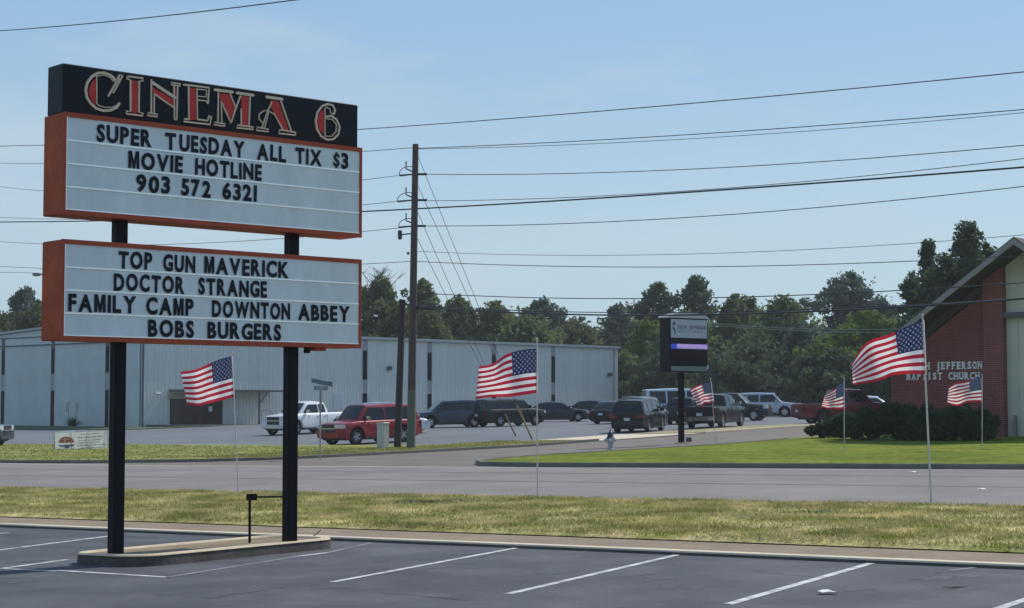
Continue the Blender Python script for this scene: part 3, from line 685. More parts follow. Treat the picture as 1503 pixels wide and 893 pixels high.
def wstrip(face, k, sp):
    mb = MB(); fbox(mb, face, k - .27, k + .27, gmin, ztop - .02, -.05, .015); f = mb.build('window_strip', trim_dk, bld)
    gz0 = EYE - 1.5
    zs = sp
    for a, b, m_ in zs:
        q = MB(); fbox(q, face, k - .24, k + .24, a, b - .04, .0155, .03); q.build('pane' if m_ is dark_gl else 'infill_panel', m_, f)
    q = MB(); fbox(q, face, k - .30, k - .27, gmin, ztop - .02, -.02, .055); fbox(q, face, k + .27, k + .30, gmin, ztop - .02, -.02, .055); q.build('strip_trim', metal_r, f)
for k in strR:
    d = (CO + bdir * k).y; S_ = F / d
    wstrip('R', k, [(EYE + 4.35, ztop - .04, pale_pn), (EYE + 2.05, EYE + 4.35, dark_gl), (EYE + .95, EYE + 2.05, pale_pn), (EYE - .3, EYE + .95, dark_gl), (gmin + .2, EYE - .3, dark_gl)])
for k in strL:
    wstrip('L', k, [(EYE + 2.4, EYE + 4.3, dark_gl), (EYE + 1.1, EYE + 2.35, pale_pn), (EYE - 1.6, EYE + 1.1, dark_gl)])
mb = MB(); fbox(mb, 'R', -.05, LR + .1, ztop - .02, ztop + .22, -.1, .16); mb.build('eave_gutter', trim_m, bld)
mb = MB()
for k, px in ((LR - .55, 0), (.0, 0)): fbox(mb, 'R', k - .06, k + .06, gmin, ztop - .02, .045, .15)
mb.build('downspout', trim_m, bld)
mb = MB(); fbox(mb, 'R', LR - .1, LR + .03, gmin, ztop - .02, -.05, .05); mb.build('corner_trim', A('trim_light', (.62, .62, .58), .5), bld)
kd = bk(208); mb = MB(); fbox(mb, 'R', kd - .07, kd + .07, gmin, ztop - .02, .045, .16); mb.build('downspout', A('downspout_blue', (.07, .09, .12), .5), bld)
# gable end above the eave line (left face) and low roof
pk = 12.0; pz = ztop + .50
mb = MB(); o_ = .03
mb.add([BP('L', 0, ztop, 0), BP('L', pk, pz, 0), BP('L', LL, ztop, 0), BP('L', 0, ztop, -.2), BP('L', pk, pz, -.2), BP('L', LL, ztop, -.2)], [(0, 1, 2), (3, 5, 4), (0, 2, 5, 3)]); mb.build('gable_panel', metal_l, bld)
mb = MB(); q = [BP('L', -.3, ztop + .02, .25), BP('L', pk, pz + .04, .25), BP('L', LL + .3, ztop + .02, .25)]; q2 = [v + bdir * (LR + .4) for v in q]
vs = q + q2; vs += [v + Vector((0, 0, .16)) for v in vs]
mb.add(vs, [(0, 1, 4, 3), (1, 2, 5, 4), (6, 9, 10, 7), (7, 10, 11, 8), (0, 6, 7, 1), (1, 7, 8, 2), (3, 4, 10, 9), (4, 5, 11, 10), (0, 3, 9, 6), (2, 8, 11, 5)]); mb.build('roof', trim_dk if False else roof_m, bld)
mb = MB(); fbox(mb, 'L', 0, LL, ztop - .10, ztop - .02, .0305, .08); mb.build('girt_trim', trim_dk, bld)
mb = MB(); mb.tube([BP('L', .3, ztop - .68, .12), BP('L', LL, ztop - .68, .12)], .045, 6); mb.build('conduit_pipe', trim_dk, bld)
# entrance
ka, kb = bk(249), bk(326); zt = EYE + .45; zh_ = EYE + .72
gE = gxy(*(CO + bdir * ka).xy)
mb = MB(); fbox(mb, 'R', ka, kb, gE, zt, .045, .09); ent = mb.build('entrance', brown_dk, bld)
mb = MB(); fbox(mb, 'R', ka - .12, kb, zt, zh_, .045, .22); mb.build('entrance_header', tan, ent)
nd_ = 4
for i in range(nd_):
    a0 = ka + (kb - ka) * i / nd_; a1 = ka + (kb - ka) * (i + 1) / nd_
    mb = MB(); fbox(mb, 'R', a0 + .07, a1 - .07, gE + .12, zt - .1, .0905, .10); mb.build('door_pane', A('glass_brown', (.035, .018, .018), .15), ent)
mb = MB(); kp = bk(308); fbox(mb, 'R', kp - .16, kp + .16, EYE - .45, EYE - .1, .1005, .115); mb.build('notice', A('paper_white', (.7, .7, .7), .6), ent)
kc0, kc1 = bk(247), bk(397)
can = None
mb = MB(); fbox(mb, 'R', kc0, kc1, EYE + .98, EYE + 1.12, .05, 1.9); can = mb.build('canopy', trim_dk, bld)
kq = bk(362)
for kk in (kq, kc0 + .2, kc1 - .5):
    mb = MB(); zg = gxy(*(CO + bdir * kk + bfr * 1.7).xy)
    if kk == kq:
        mb.tube([BP('R', kk, zg, 1.5), BP('R', kk, EYE + .98, 1.5)], .07, 8); mb.tube([BP('R', kk, EYE + .1, 1.5), BP('R', kk + .8, EYE + .96, 1.5)], .04, 6); mb.build('canopy_post', trim_dk, can)
mb = MB(); zg = gxy(*(CO + bdir * kq).xy)
for z in (.55, 1.0): mb.tube([BP('R', kq + .3, zg + z, 1.4), BP('R', kq + 2.1, zg + z, 1.4)], .025, 6)
for k in (.3, 1.2, 2.1): mb.tube([BP('R', kq + k, zg, 1.4), BP('R', kq + k, zg + 1.0, 1.4)], .025, 6)
mb.build('handrail', trim_m, bld)
mb = MB(); fbox(mb, 'R', bk(215), bk(352), gE - .6, gE + .14, .02, 2.6); mb.build('entrance_step', A('step_dark', (.10, .10, .11), .9), bld)
mb = MB(); fbox(mb, 'R', bk(352) + .01, bk(405), gE - .6, gE + .10, .02, 2.2); mb.build('entrance_step', A('step_dark2', (.26, .24, .22), .9), bld)
kx = bk(495.5); mb = MB(); gd_ = gxy(*(CO + bdir * kx).xy); fbox(mb, 'R', kx - .45, kx + .45, gd_, gd_ + 2.15, .045, .08); dr = mb.build('side_door', A('door_grey', (.46, .50, .55), .5), bld)
mb = MB(); fbox(mb, 'R', kx + .3, kx + .36, gd_ + 1.0, gd_ + 1.06, .0805, .14); mb.build('handle', trim_dk, dr)
for px, py in ((569.5, 541), (893, 550)):
    p = plane_hit(px, py, CO, bfr) - CO; k = p.dot(bdir); mb = MB()
    fbox(mb, 'R', k - .18, k + .10, p.z - .16, p.z + .16, .045, .42); mb.tube([BP('R', k, p.z + .1, .3), BP('R', k + .35, p.z + .18, .06)], .03, 6); mb.build('wall_light', trim_dk, bld)
p = plane_hit(232, 578, CO, bfr) - CO; k = p.dot(bdir); mb = MB(); mb.tube([BP('R', k - .2, p.z, .1), BP('R', k + .2, p.z, .1)], .06, 6); mb.build('hose_hook', A('paper_white', (.7, .7, .7), .6), bld)
# yucca with two flower stalks against the left wall
yb = CO + bl * (bkl(131)) + blf * 1.4; yb.z = gxy(yb.x, yb.y) + .05
yu = thing('yucca_plant', 'dark spiky yucca with two tall flower stalks against the metal building', 'plant', yb)
ygreen = A('yucca_leaf', (.035, .055, .03), .7, var=.2, scale=3); rg = random.Random(4)
mb = MB()
for i in range(90):
    a = rg.uniform(0, 6.28); el = rg.uniform(.2, 1.4); L_n = rg.uniform(.5, .85); d_ = Vector((math.cos(a) * math.cos(el), math.sin(a) * math.cos(el), math.sin(el))); s_ = d_.cross(up).normalized() * .035; b0 = Vector((rg.uniform(-.25, .25), rg.uniform(-.2, .2), .05))
    mb.add([b0 - s_, b0 + s_, b0 + d_ * L_n * .6 + s_ * .8 + up * .02, b0 + d_ * L_n], [(0, 1, 2, 3)])
mb.build('leaves', ygreen, yu)
for dx, hh in ((-.35, 1.75), (.35, 1.85)):
    mb = MB(); mb.tube([(dx * .5, 0, 0), (dx, 0, hh)], [.025, .012], 6)
    for i in range(60):
        q = Vector((dx + rg.gauss(0, .07), rg.gauss(0, .07), hh - rg.uniform(0, .65))); mb.add([q + Vector((rg.uniform(-.05, .05), rg.uniform(-.05, .05), rg.uniform(-.05, .05))) for _ in range(3)], [(0, 1, 2)])
    mb.build('flower_stalk', A('stalk', (.10, .10, .07), .8), yu)

# ================================================================ CHURCH
brick_m = bpy.data.materials.new('brick_wall'); brick_m.use_nodes = True; n = brick_m.node_tree.nodes; l_ = brick_m.node_tree.links
bb = n['Principled BSDF']; bb.inputs['Roughness'].default_value = .9
tcn = n.new('ShaderNodeTexCoord'); bt = n.new('ShaderNodeTexBrick'); bt.inputs['Scale'].default_value = 1; bt.inputs['Brick Width'].default_value = .21; bt.inputs['Row Height'].default_value = .075
bt.inputs['Mortar Size'].default_value = .007; bt.inputs['Color1'].default_value = (.26, .052, .045, 1); bt.inputs['Color2'].default_value = (.18, .040, .036, 1); bt.inputs['Mortar'].default_value = (.34, .22, .18, 1)
l_.new(tcn.outputs['UV'], bt.inputs['Vector']); zz = n.new('ShaderNodeTexNoise'); zz.inputs['Scale'].default_value = .6; zz.inputs['Detail'].default_value = 5; l_.new(tcn.outputs['Object'], zz.inputs['Vector'])
mr = n.new('ShaderNodeMapRange'); mr.inputs['From Min'].default_value = .3; mr.inputs['From Max'].default_value = .7; mr.inputs['To Min'].default_value = .82; mr.inputs['To Max'].default_value = 1.15; l_.new(zz.outputs['Fac'], mr.inputs['Value'])
q_ = n.new('ShaderNodeMix'); q_.data_type = 'RGBA'; q_.blend_type = 'MULTIPLY'; q_.inputs['Factor'].default_value = 1; l_.new(bt.outputs['Color'], q_.inputs['A']); l_.new(mr.outputs['Result'], q_.inputs['B']); l_.new(q_.outputs['Result'], bb.inputs['Base Color'])
bp_ = n.new('ShaderNodeBump'); bp_.inputs['Strength'].default_value = .4; bp_.inputs['Distance'].default_value = .01; l_.new(bt.outputs['Fac'], bp_.inputs['Height']); bp_.invert = True; l_.new(bp_.outputs['Normal'], bb.inputs['Normal'])
Uv = Vector((U[0], U[1], 0)).normalized(); Nv = Vector((N[0], N[1], 0)).normalized()
ch_o = P3(26.2, 67)
ch = thing('brick_church', 'red brick church with a steep gable roof and lettering on its front wall', 'church', ch_o)
def CP(s, t, z): x, y = xy(s, t); return Vector((x, y, z)) - ch_o
RZ = EYE + 6.5; RS = .709; RC = 26.2
def rz(s): return RZ - RS * abs(s - RC)
def wallpoly(name, prof, t0, t1, m, parent=ch):       # prof list of (s, z) counter-clockwise, extruded t0..t1
    mb = MB(); k = len(prof); vs = [CP(s, t0, z) for s, z in prof] + [CP(s, t1, z) for s, z in prof]
    mb.add(vs, [tuple(range(k)), tuple(range(k, 2 * k))[::-1]] + [(i, i + k, (i + 1) % k + k, (i + 1) % k) for i in range(k)])
    me = mb.mesh(name, m); uv = me.uv_layers.new(name='UVMap')
    for p in me.polygons:
        for li in p.loop_indices:
            v = me.vertices[me.loops[li].vertex_index].co
            side = abs(p.normal.dot(Uv)) > .6
            uv.data[li].uv = ((v.dot(Nv) if side else v.dot(Uv)), v.z)
    return link(name, me, parent)
gb = gz(26, 67) - .6; und = .34
wallpoly('brick_wall', [(32.15, gb), (27.9, gb), (27.9, rz(27.9) - und - .35), (32.15, rz(32.15) - und - .35)], 67, 67.3, brick_m)
wallpoly('side_wall', [(32.15, gb), (31.85, gb), (31.85, rz(32.15) - und), (32.15, rz(32.15) - und)], 67.3, 92, brick_m)
wallpoly('brick_wall', [(24.2, gb), (19.4, gb), (19.4, rz(19.4) - und - .3), (24.2, rz(24.2) - und - .35)], 67, 67.3, brick_m)
wallpoly('brick_pier', [(27.93, gb), (27.12, gb), (27.12, rz(27.12) - und), (27.93, rz(27.93) - und)], 66.55, 67.2, brick_m)
wallpoly('brick_pier', [(25.28, gb), (24.2, gb), (24.2, rz(24.2) - und), (25.28, rz(25.28) - und)], 66.45, 67.2, brick_m)
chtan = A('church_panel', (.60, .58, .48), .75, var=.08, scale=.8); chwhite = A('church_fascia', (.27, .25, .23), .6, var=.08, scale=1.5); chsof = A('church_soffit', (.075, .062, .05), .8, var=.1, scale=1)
shing = A('roof_shingle', (.10, .085, .075), .95, var=.2, scale=2, var2=.25, scale2=20)
zb0 = EYE + 3.45
wallpoly('lower_panel', [(27.11, gb + .5), (25.29, gb + .5), (25.29, zb0), (27.11, zb0)], 66.9, 67.15, chtan)
wallpoly('upper_panel', [(27.11, zb0 + .21), (25.29, zb0 + .21), (25.29, rz(25.29) - und), (26.2, rz(26.2) - und), (27.11, rz(27.11) - und)], 66.9, 67.15, chtan)
wallpoly('beam', [(27.11, zb0 + .002), (25.29, zb0 + .002), (25.29, zb0 + .205), (27.11, zb0 + .205)], 66.6, 67.1, trim_dk)
for s_ in (26.65, 26.2, 25.75):
    wallpoly('panel_batten', [(s_ + .03, gb + .5), (s_ - .03, gb + .5), (s_ - .03, zb0), (s_ + .03, zb0)], 66.86, 66.8995, chtan)
wallpoly('downspout', [(26.80, gb + .5), (26.72, gb + .5), (26.72, EYE - .4), (26.80, EYE - .4)], 66.7, 66.85, chwhite)
# soffit wall-top step: boxed frieze under the rake over the recessed brick
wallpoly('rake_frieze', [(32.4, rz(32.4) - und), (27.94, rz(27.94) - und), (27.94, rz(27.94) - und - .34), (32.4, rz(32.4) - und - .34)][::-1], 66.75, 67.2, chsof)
for sg in (1, -1):
    s0_, s1_ = RC, RC + sg * 6.4
    mk = lambda a, b: [(s0_, RZ - a), (s1_, RZ - RS * 6.4 - a), (s1_, RZ - RS * 6.4 - b), (s0_, RZ - b)]
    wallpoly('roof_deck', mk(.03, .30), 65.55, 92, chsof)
    wallpoly('shingle_roof', mk(-.03, .028), 65.5, 92, shing)
    wallpoly('rake_fascia', mk(.03, .27), 65.46, 65.548, chwhite)
# shingle courses as slight steps
mb = MB()
# lettering on the wall
white_l = A('letters_white', (.85, .85, .85), .5)
def church_text(text, px0, px1, py_base, py_top):
    zb = plane_hit((px0 + px1) / 2, py_base, xy(26.2, 67) + (0,), Nv).z; zt = plane_hit((px0 + px1) / 2, py_top, xy(26.2, 67) + (0,), Nv).z
    oa = plane_hit(px0, py_base, xy(26.2, 67) + (0,), Nv) - ch_o; ob = plane_hit(px1, py_base, xy(26.2, 67) + (0,), Nv) - ch_o
    oa.z = ob.z = zb - ch_o.z; hh = zt - zb
    oa -= Nv * .005; ob -= Nv * .005
    # slab-serif letters: glyph plus serifs at stem ends
    a = ob - oa; Lw = a.length; a.normalize(); adv = Lw / (len(text) - .25); 
    for i, c in enumerate(text):
        if c == ' ': continue
        pts, fs, wd = glyph(c, hh, .82, .035); sc = min(1.0, adv * .80 / wd)
        o_ = oa + a * (adv * i + (adv * .80 - wd * sc) / 2)
        mb = MB(); glyph_mesh(c, o_, a, up, -Nv, .03, hh, .82 * sc, None, None, bold=.035, merge=mb)
        sf = {'S': [], 'O': [], 'C': [], 'U': [(0, 1), (1, 1)], 'T': [(.5, 0)], 'H': [(0, 0), (1, 0), (0, 1), (1, 1)], 'J': [(.8, 1)], 'E': [(0, 0), (0, 1)], 'F': [(0, 0), (0, 1)], 'R': [(0, 0), (1, 0), (0, 1)],
              'N': [(0, 0), (0, 1), (1, 1)], 'B': [(0, 0), (0, 1)], 'A': [(0, 0), (1, 0)], 'P': [(0, 0), (0, 1)], 'I': [(.5, 0), (.5, 1)]}.get(c, [])
        for u_, v_ in sf:
            x = wd * sc * (.1 + .8 * u_); y = hh * .035 if v_ == 0 else hh * .965
            q = o_ + a * x + up * y; vs = [q + a * dx + up * dy - Nv * dn for dn in (0, .0305) for dx, dy in ((-.055, -hh * .04), (.055, -hh * .04), (.055, hh * .04), (-.055, hh * .04))]
            mb.add(vs, [(4, 5, 6, 7), (0, 1, 5, 4), (1, 2, 6, 5), (2, 3, 7, 6), (3, 0, 4, 7)])
        mb.build('letter', white_l, ch)
church_text('SOUTH JEFFERSON', 1329, 1441.5, 542.5, 531.5)
church_text('BAPTIST CHURCH', 1331, 1438, 557.5, 547)

# ================================================================ PYLON SIGN
pb = at(1000, 652, 75.0); pb.z = gxy(pb.x, pb.y) + .08
py_ = thing('church_pylon_sign', 'black church signpost with a white name panel over an electronic message board', 'sign', pb)
pd = Vector((.80, .60, 0)).normalized(); pf = Vector((pd.y, -pd.x, 0)); M_ = Matrix.Rotation(math.atan2(pd.y, pd.x), 4, 'Z')
# front panel between px 977 and 1037, box depth 0.55
po = at(1003.5, 500, 75.0) - pb
hwid, dep = 1.08, .30
zT, zB = at(1000, 468, 75).z - pb.z, at(1000, 547, 75).z - pb.z
Mx = Matrix.Translation(Vector((po.x, po.y, 0))) @ M_
mb = MB(); mb.box(-hwid, hwid, -dep, dep, zB, zT, M=Mx); cab = mb.build('sign_cabinet', black_panel, py_)
mb = MB(); mb.box(-.10, .10, -.09, .09, -.3, zB, M=M_ @ Matrix.Translation((0, 0, 0))); mb.build('post', black_paint, py_)
mb = MB(); mb.box(-.2, .2, -.2, .2, -.3, -.02, M=M_); mb.build('footing', conc, py_)
mb = MB()      # curved cap
pr = [(-hwid - .06, zT + .001), (-hwid - .06, zT + .05)] + [(-(hwid + .0) * math.cos(math.pi * i / 12), zT + .06 + .17 * math.sin(math.pi * i / 12)) for i in range(1, 12)] + [(hwid + .06, zT + .05), (hwid + .06, zT + .001)]
k = len(pr); vs = [Mx @ Vector((x, y, z)) for y in (-dep - .05, dep + .05) for x, z in pr]
mb.add(vs, [tuple(range(k)), tuple(range(k, 2 * k))[::-1]] + [(i, i + k, (i + 1) % k + k, (i + 1) % k) for i in range(k)]); mb.build('sign_cap', A('cap_grey', (.52, .52, .55), .4), py_)
zp = lambda py: at(1007, py, 74.8).z - pb.z
def pbox(name, x0, x1, py0, py1, m, o0=.001, o1=.02, parent=None):
    q = MB(); q.box(x0, x1, -dep - o1, -dep - o0, zp(py1), zp(py0), M=Mx); return q.build(name, m, parent or cab)
pbox('name_panel', -hwid + .07, hwid - .03, 469.5, 496.5, A('panel_pale', (.50, .53, .60), .4))
led = A('led_lavender', (.15, .12, .2), .5, emit=(.26, .20, .48, 1.0)); ledb = A('led_blue', (.02, .03, .2), .5, emit=(.02, .04, .38, 1.0))
mstrip = pbox('message_strip', -hwid + .40, hwid - .0, 505.5, 512.5, led); pbox('message_strip', -hwid + .08, -hwid + .395, 505.5, 512.5, ledb)
pbox('screen', -hwid + .07, hwid - .03, 499, 536.5, A('screen_black', (.006, .006, .012), .2), .0005, .0009 + .004)
rg = random.Random(2)
for i in range(12):
    x = -hwid + .42 + i * .135; q = MB(); q.box(x, x + .035, -dep - .024, -dep - .0205, zp(512.5), zp(512.5) + rg.uniform(.03, .07), M=Mx); q.build('led_gap', A('screen_black', (.006, .006, .012), .2), cab)
pbox('address_strip', -hwid + .07, hwid - .03, 538, 545, A('panel_green', (.20, .24, .24), .4))
pbl = MB(); bx = hwid - .02; pbl.box(bx, bx + .06, -dep - .03, -dep + .05, zp(542), zp(536), M=Mx); pbl.build('lamp_bracket', A('paper_white', (.7, .7, .7), .6), cab)
tx_d = A('text_slate', (.10, .11, .17), .5); tx_l = A('text_slate_light', (.20, .22, .28), .5)
def ptext(t_, x0, x1, pyb, h_, m, bold=.03):
    oa = Mx @ Vector((x0, -dep - .0205, zp(pyb))); ob = Mx @ Vector((x1, -dep - .0205, zp(pyb))); word_len = (ob - oa).length
    a = (ob - oa).normalized(); adv = word_len / len(t_)
    for i, c in enumerate(t_):
        if c == ' ': continue
        pts, fs, wd = glyph(c, h_, .8, bold); glyph_mesh(c, oa + a * (adv * i), a, up, pf, .004, h_, .8 * min(1.1, adv * .84 / wd), m, cab, 'letter', bold)
ptext('SOUTH JEFFERSON', -hwid + .42, hwid - .08, 483.5, .15, tx_d, .04)
ptext('BAPTIST CHURCH', -hwid + .50, hwid - .22, 488.5, .085, tx_l)
def plogo(poly, name='emblem'):
    q = MB(); o = Mx @ Vector((0, -dep - .0205, 0)); q.prism([(x, z) for x, z in poly], o, pd, up, pf, .005, 0); q.build(name, tx_d, cab)
z0 = zp(496.5); x0 = -hwid + .12
plogo([(x0 + .02, z0 + .42), (x0 + .12, z0 + .30), (x0 + .16, z0 + .10), (x0 + .19, z0 + .12), (x0 + .20, z0 + .33), (x0 + .15, z0 + .40), (x0 + .05, z0 + .47)])
plogo([(x0 + .06, z0 + .52), (x0 + .17, z0 + .52), (x0 + .20, z0 + .60), (x0 + .16, z0 + .70), (x0 + .11, z0 + .62), (x0 + .07, z0 + .68), (x0 + .04, z0 + .6)])
fl = MB(); fl.box(.32, .50, -.1, .06, 0, .2, M=M_); tag(fl.build('spotlight', trim_dk, loc=pb), 'small dark ground spotlight at the foot of the black church signpost', 'spotlight')

# ================================================================ STREET FURNITURE
wood = A('pole_wood', (.075, .055, .055), .9, var=.25, scale=2, var2=.2, scale2=20, stretch=(6, 6, .6)); wood_dk = A('pole_wood_dark', (.045, .035, .035), .9, var=.25, scale=2, stretch=(6, 6, .6))
wood_grey = A('pole_wood_grey', (.10, .115, .10), .9, var=.2, scale=2, stretch=(6, 6, .6))
up_b = hit(603, 658, .085); UD = up_b.y
pol = thing('utility_pole', 'tall wooden utility pole with insulator brackets and guy wires by the side street', 'utility pole', up_b)
mb = MB(); tp = at(610, 212, UD) - up_b; mb.tube([(0, 0, -.4), tp * .35, tp], [.19, .17, .135], 14); mb.build('pole_shaft', wood, pol, smooth=60)
mb = MB(); mb.tube([Vector((.0, -.02, -.2)), tp * .19], [.197, .182], 14); mb.build('pole_sleeve', wood_grey, pol, smooth=60)
ins_m = A('insulator', (.03, .03, .035), .3); hard = A('hardware', (.12, .12, .13), .5, metal=.6)
def arm(py, dx_l, dx_r, loop=True):
    c = at(607, py, UD) - up_b; mb = MB(); rt = at(607 + dx_r, py, UD) - up_b; lf = at(607 - dx_l, py + 2, UD) - up_b
    mb.tube([c, rt], .05, 8); mb.build('line_post', ins_m, pol)
    mb = MB(); mb.tube([c, lf], .035, 8)
    for i in range(5): mb.lathe([(.0, -.03), (.07, 0), (.0, .03)], 8, Matrix.Translation(lf.lerp(c, .08 + .1 * i)) @ Matrix.Rotation(R(90), 4, 'Y'))
    mb.build('strain_insulator', ins_m, pol)
    if loop:
        mb = MB(); a = lf; pts = [a, at(600 - dx_l * .7, py - 9, UD) - up_b, at(596, py - 12, UD) - up_b, at(605, py - 11, UD) - up_b]; mb.tube([Vector(curve_pt([tuple(p) for p in pts], t)[0:2] + (0,)) if False else a.lerp(pts[1], t) if t < 0 else (pts[0] * (1 - t) ** 3 + pts[1] * 3 * t * (1 - t) ** 2 + pts[2] * 3 * t * t * (1 - t) + pts[3] * t ** 3) for t in [i / 8 for i in range(9)]], .018, 5); mb.build('jumper_loop', hard, pol)
        mb = MB(); q = at(596, py - 12, UD) - up_b; mb.tube([q + up * .2, q - up * .12, c + up * .1], .032, 6); mb.build('jumper_insulator', ins_m, pol)
arm(256, 21, 20); arm(294, 24, 20); arm(332, 22, 18)
mb = MB(); q = at(587, 345, UD) - up_b; mb.tube([at(605, 343, UD) - up_b, q, q + Vector((.0, 0, .1))], .03, 6); mb.lathe([(0, .22), (.09, .18), (.10, 0), (.09, -.18), (0, -.22)], 10, Matrix.Translation(q)); mb.build('cutout', ins_m, pol)
mb = MB(); q = at(599, 372, UD) - up_b; mb.lathe([(0, .08), (.08, 0), (0, -.08)], 8, Matrix.Translation(q)); mb.build('insulator', ins_m, pol)
mb = MB(); a0 = at(609, 452, UD) - up_b; mb.tube([a0, at(638, 454, UD) - up_b], .07, 8); mb.build('cable_closure', ins_m, pol)
# guys
wire_m = A('wire_dark', (.05, .055, .065), .6); wire_b = A('wire_black', (.010, .012, .02), .5); wire_g = A('wire_green', (.20, .26, .20), .6); guard_m = A('guy_guard_yellow', (.26, .20, .09), .6)
ga = hit(757, 640, .05); gb_ = hit(781, 645, .05)
for (px, py), an in (((612, 226), gb_), ((611, 268), gb_), ((610, 305), ga), ((609, 343), ga)):
    a = at(px, py, UD); mb = MB(); mb.tube([a - up_b, an - up_b], .013, 5); mb.build('guy_wire', wire_m, pol)
for an, pyt, tx_ in ((ga, 592, 735), (gb_, 592, 757)):
    a = at(611, 268, UD) if an is gb_ else at(609, 343, UD); d_ = (a - an).normalized(); mb = MB(); mb.tube([an - up_b + d_ * .02, an - up_b + d_ * 2.3], .045, 8); mb.build('guy_guard', guard_m, pol)
sp_b = hit(583, 657, .085)
p2 = thing('short_pole', 'shorter dark leaning wooden pole just left of the tall utility pole', 'utility pole', sp_b)
mb = MB(); t2 = at(591, 440, sp_b.y) - sp_b; mb.tube([(0, 0, -.4), t2 * .5, t2], [.17, .155, .14], 12); mb.build('pole_shaft', wood_dk, p2, smooth=60)
mb = MB(); q = t2 * .965; mb.tube([q + Vector((-.1, -.14, 0)), q + Vector((.5, -.14, 0))], .04, 6); mb.build('cable_clamp', ins_m, p2)

def wire(label, pts, d0, d1, rad, m, group='overhead wires'):
    """pts: measured pixels (left, mid, right) of one span; d0/d1 distances at its ends"""
    a = at(*pts[0], d0); b = at(*pts[-1], d1); sag = 0
    if len(pts) == 3:
        # parabola height offset so that the middle passes through the measured pixel
        best = None
        for i in range(1, 200):
            t = i / 200; p = a.lerp(b, t); rx = (p.x) / p.y; tx = ray(*pts[1])[0] / ray(*pts[1])[1]
            if best is None or abs(rx - tx) < best[0]: best = (abs(rx - tx), t, p)
        _, t, p = best; want = at(pts[1][0], pts[1][1], p.y).z; sag = (p.z - want) / (4 * t * (1 - t))
    n_ = 28; P_ = []
    ta = -.45 if pts[0][0] < 0 else 0; tb = 1.45 if pts[-1][0] > 1503 or pts[-1][1] < 0 else 1      # runs on past the frame towards the next poles
    for i in range(n_ + 1):
        t = ta + (tb - ta) * i / n_; p = a + (b - a) * t; p.z -= sag * 4 * t * (1 - t); P_.append(p)
    mb = MB(); mb.tube(P_, rad, 5); o = mb.build('power_line', m, smooth=60); return tag(o, label, 'wire', group)
def ext(pts, d0, d1, *a, **k): return wire(pts[3] if False else k.pop('label'), pts, d0, d1, *a, **k)
wire('lone thin wire crossing the top left corner of the sky', [(-60, 49), (200, 28), (480, -6)], 70, 45, .018, wire_m)
wire('highest long wire running over the utility pole to the right edge', [(-80, 216), (530, 190), (1560, 100)], 105, 52, .019, wire_m)
wire('wire from the very top of the utility pole to the right', [(612, 218), (960, 201), (1560, 156)], UD, 54, .017, wire_m)
wire('fainter wire just under the one from the pole top', [(612, 219), (960, 207), (1560, 160)], UD + 2, 60, .012, wire_m)
wire('wire from the pole top going left behind the cinema sign', [(-80, 237), (300, 236), (607, 217)], 112, UD, .015, wire_m)
wire('wire from the top bracket to the right', [(628, 256), (970, 250.5), (1560, 208)], UD, 54, .016, wire_m)
wire('wire from the top bracket going left', [(-80, 262), (300, 284), (584, 258)], 112, UD, .013, wire_m)
wire('wire from the middle bracket to the right', [(628, 295), (1000, 281), (1560, 226)], UD, 54, .014, wire_m)
wire('wire from the middle bracket going left', [(-80, 314), (300, 318), (582, 296)], 112, UD, .014, wire_m)
wire('thickest black cable crossing the whole sky behind the sign', [(-80, 326), (530, 311), (1560, 241)], 100, 50, .030, wire_b)
wire('wire from the lowest bracket to the right', [(625, 332), (1000, 320), (1560, 267)], UD, 54, .016, wire_m)
wire('wire from the lowest bracket going left', [(-80, 348), (300, 357), (584, 335)], 112, UD, .014, wire_m)
wire('faint wire below the lowest bracket to the right', [(612, 369), (1080, 371), (1560, 340)], UD, 54, .010, wire_m)
wire('wire at tree top height from the pole to the right', [(612, 384), (1020, 392), (1560, 372)], UD, 58, .015, wire_m)
wire('wire at tree top height going left from the pole', [(-80, 386), (300, 396), (603, 384)], 112, UD, .014, wire_m)
wire('faint wire just above the left trees', [(-80, 400), (-10, 400), (60, 401)], 112, 100, .012, wire_m)
wire('wire grazing the tree tops from the pole to the church', [(610, 430), (870, 438.5), (1560, 411)], UD, 52, .018, wire_b)
wire('thick low black cable from the pole past the church gable', [(610, 450), (960, 463), (1560, 434)], UD, 50, .032, wire_b)
wire('second low cable bundled close above the thick one', [(592, 447), (900, 459), (1560, 434)], sp_b.y, 51, .018, wire_b)
wire('upper pale green service wire from the church signpost side', [(1037, 474), (1160, 482), (1330, 483)], 92, 88, .022, wire_g)
wire('lower pale green service wire from the church signpost side', [(1037, 477), (1160, 485), (1330, 488)], 92, 88, .022, wire_g)

# street light hidden behind the left post, its head showing left of the lower cabinet
lb = hit(173.5, 656, .08); ld = lb.y
sl = thing('street_light', 'grey cobra head street light reaching out from behind the cinema sign', 'street light', lb)
mb = MB(); tt = at(177, 412, ld) - lb; mb.tube([(0, 0, -.2), tt], [.09, .06], 10); mb.build('light_pole', hard, sl, smooth=60)
mb = MB(); hd = at(58, 403, ld) - lb; mb.tube([tt - up * .2, at(120, 402, ld) - lb, hd], .035, 8); mb.build('light_arm', hard, sl, smooth=60)
mb = MB(); mm = Matrix.Translation(hd - Vector((.14, 0, .0))) @ Matrix.Scale(2.1, 4, (1, 0, 0)); mb.lathe([(0, .08), (.07, .07), (.11, .02), (.10, -.04), (.06, -.09), (0, -.10)], 12, mm); mb.build('lamp_head', A('lamp_grey', (.16, .17, .19), .5), sl, smooth=60)
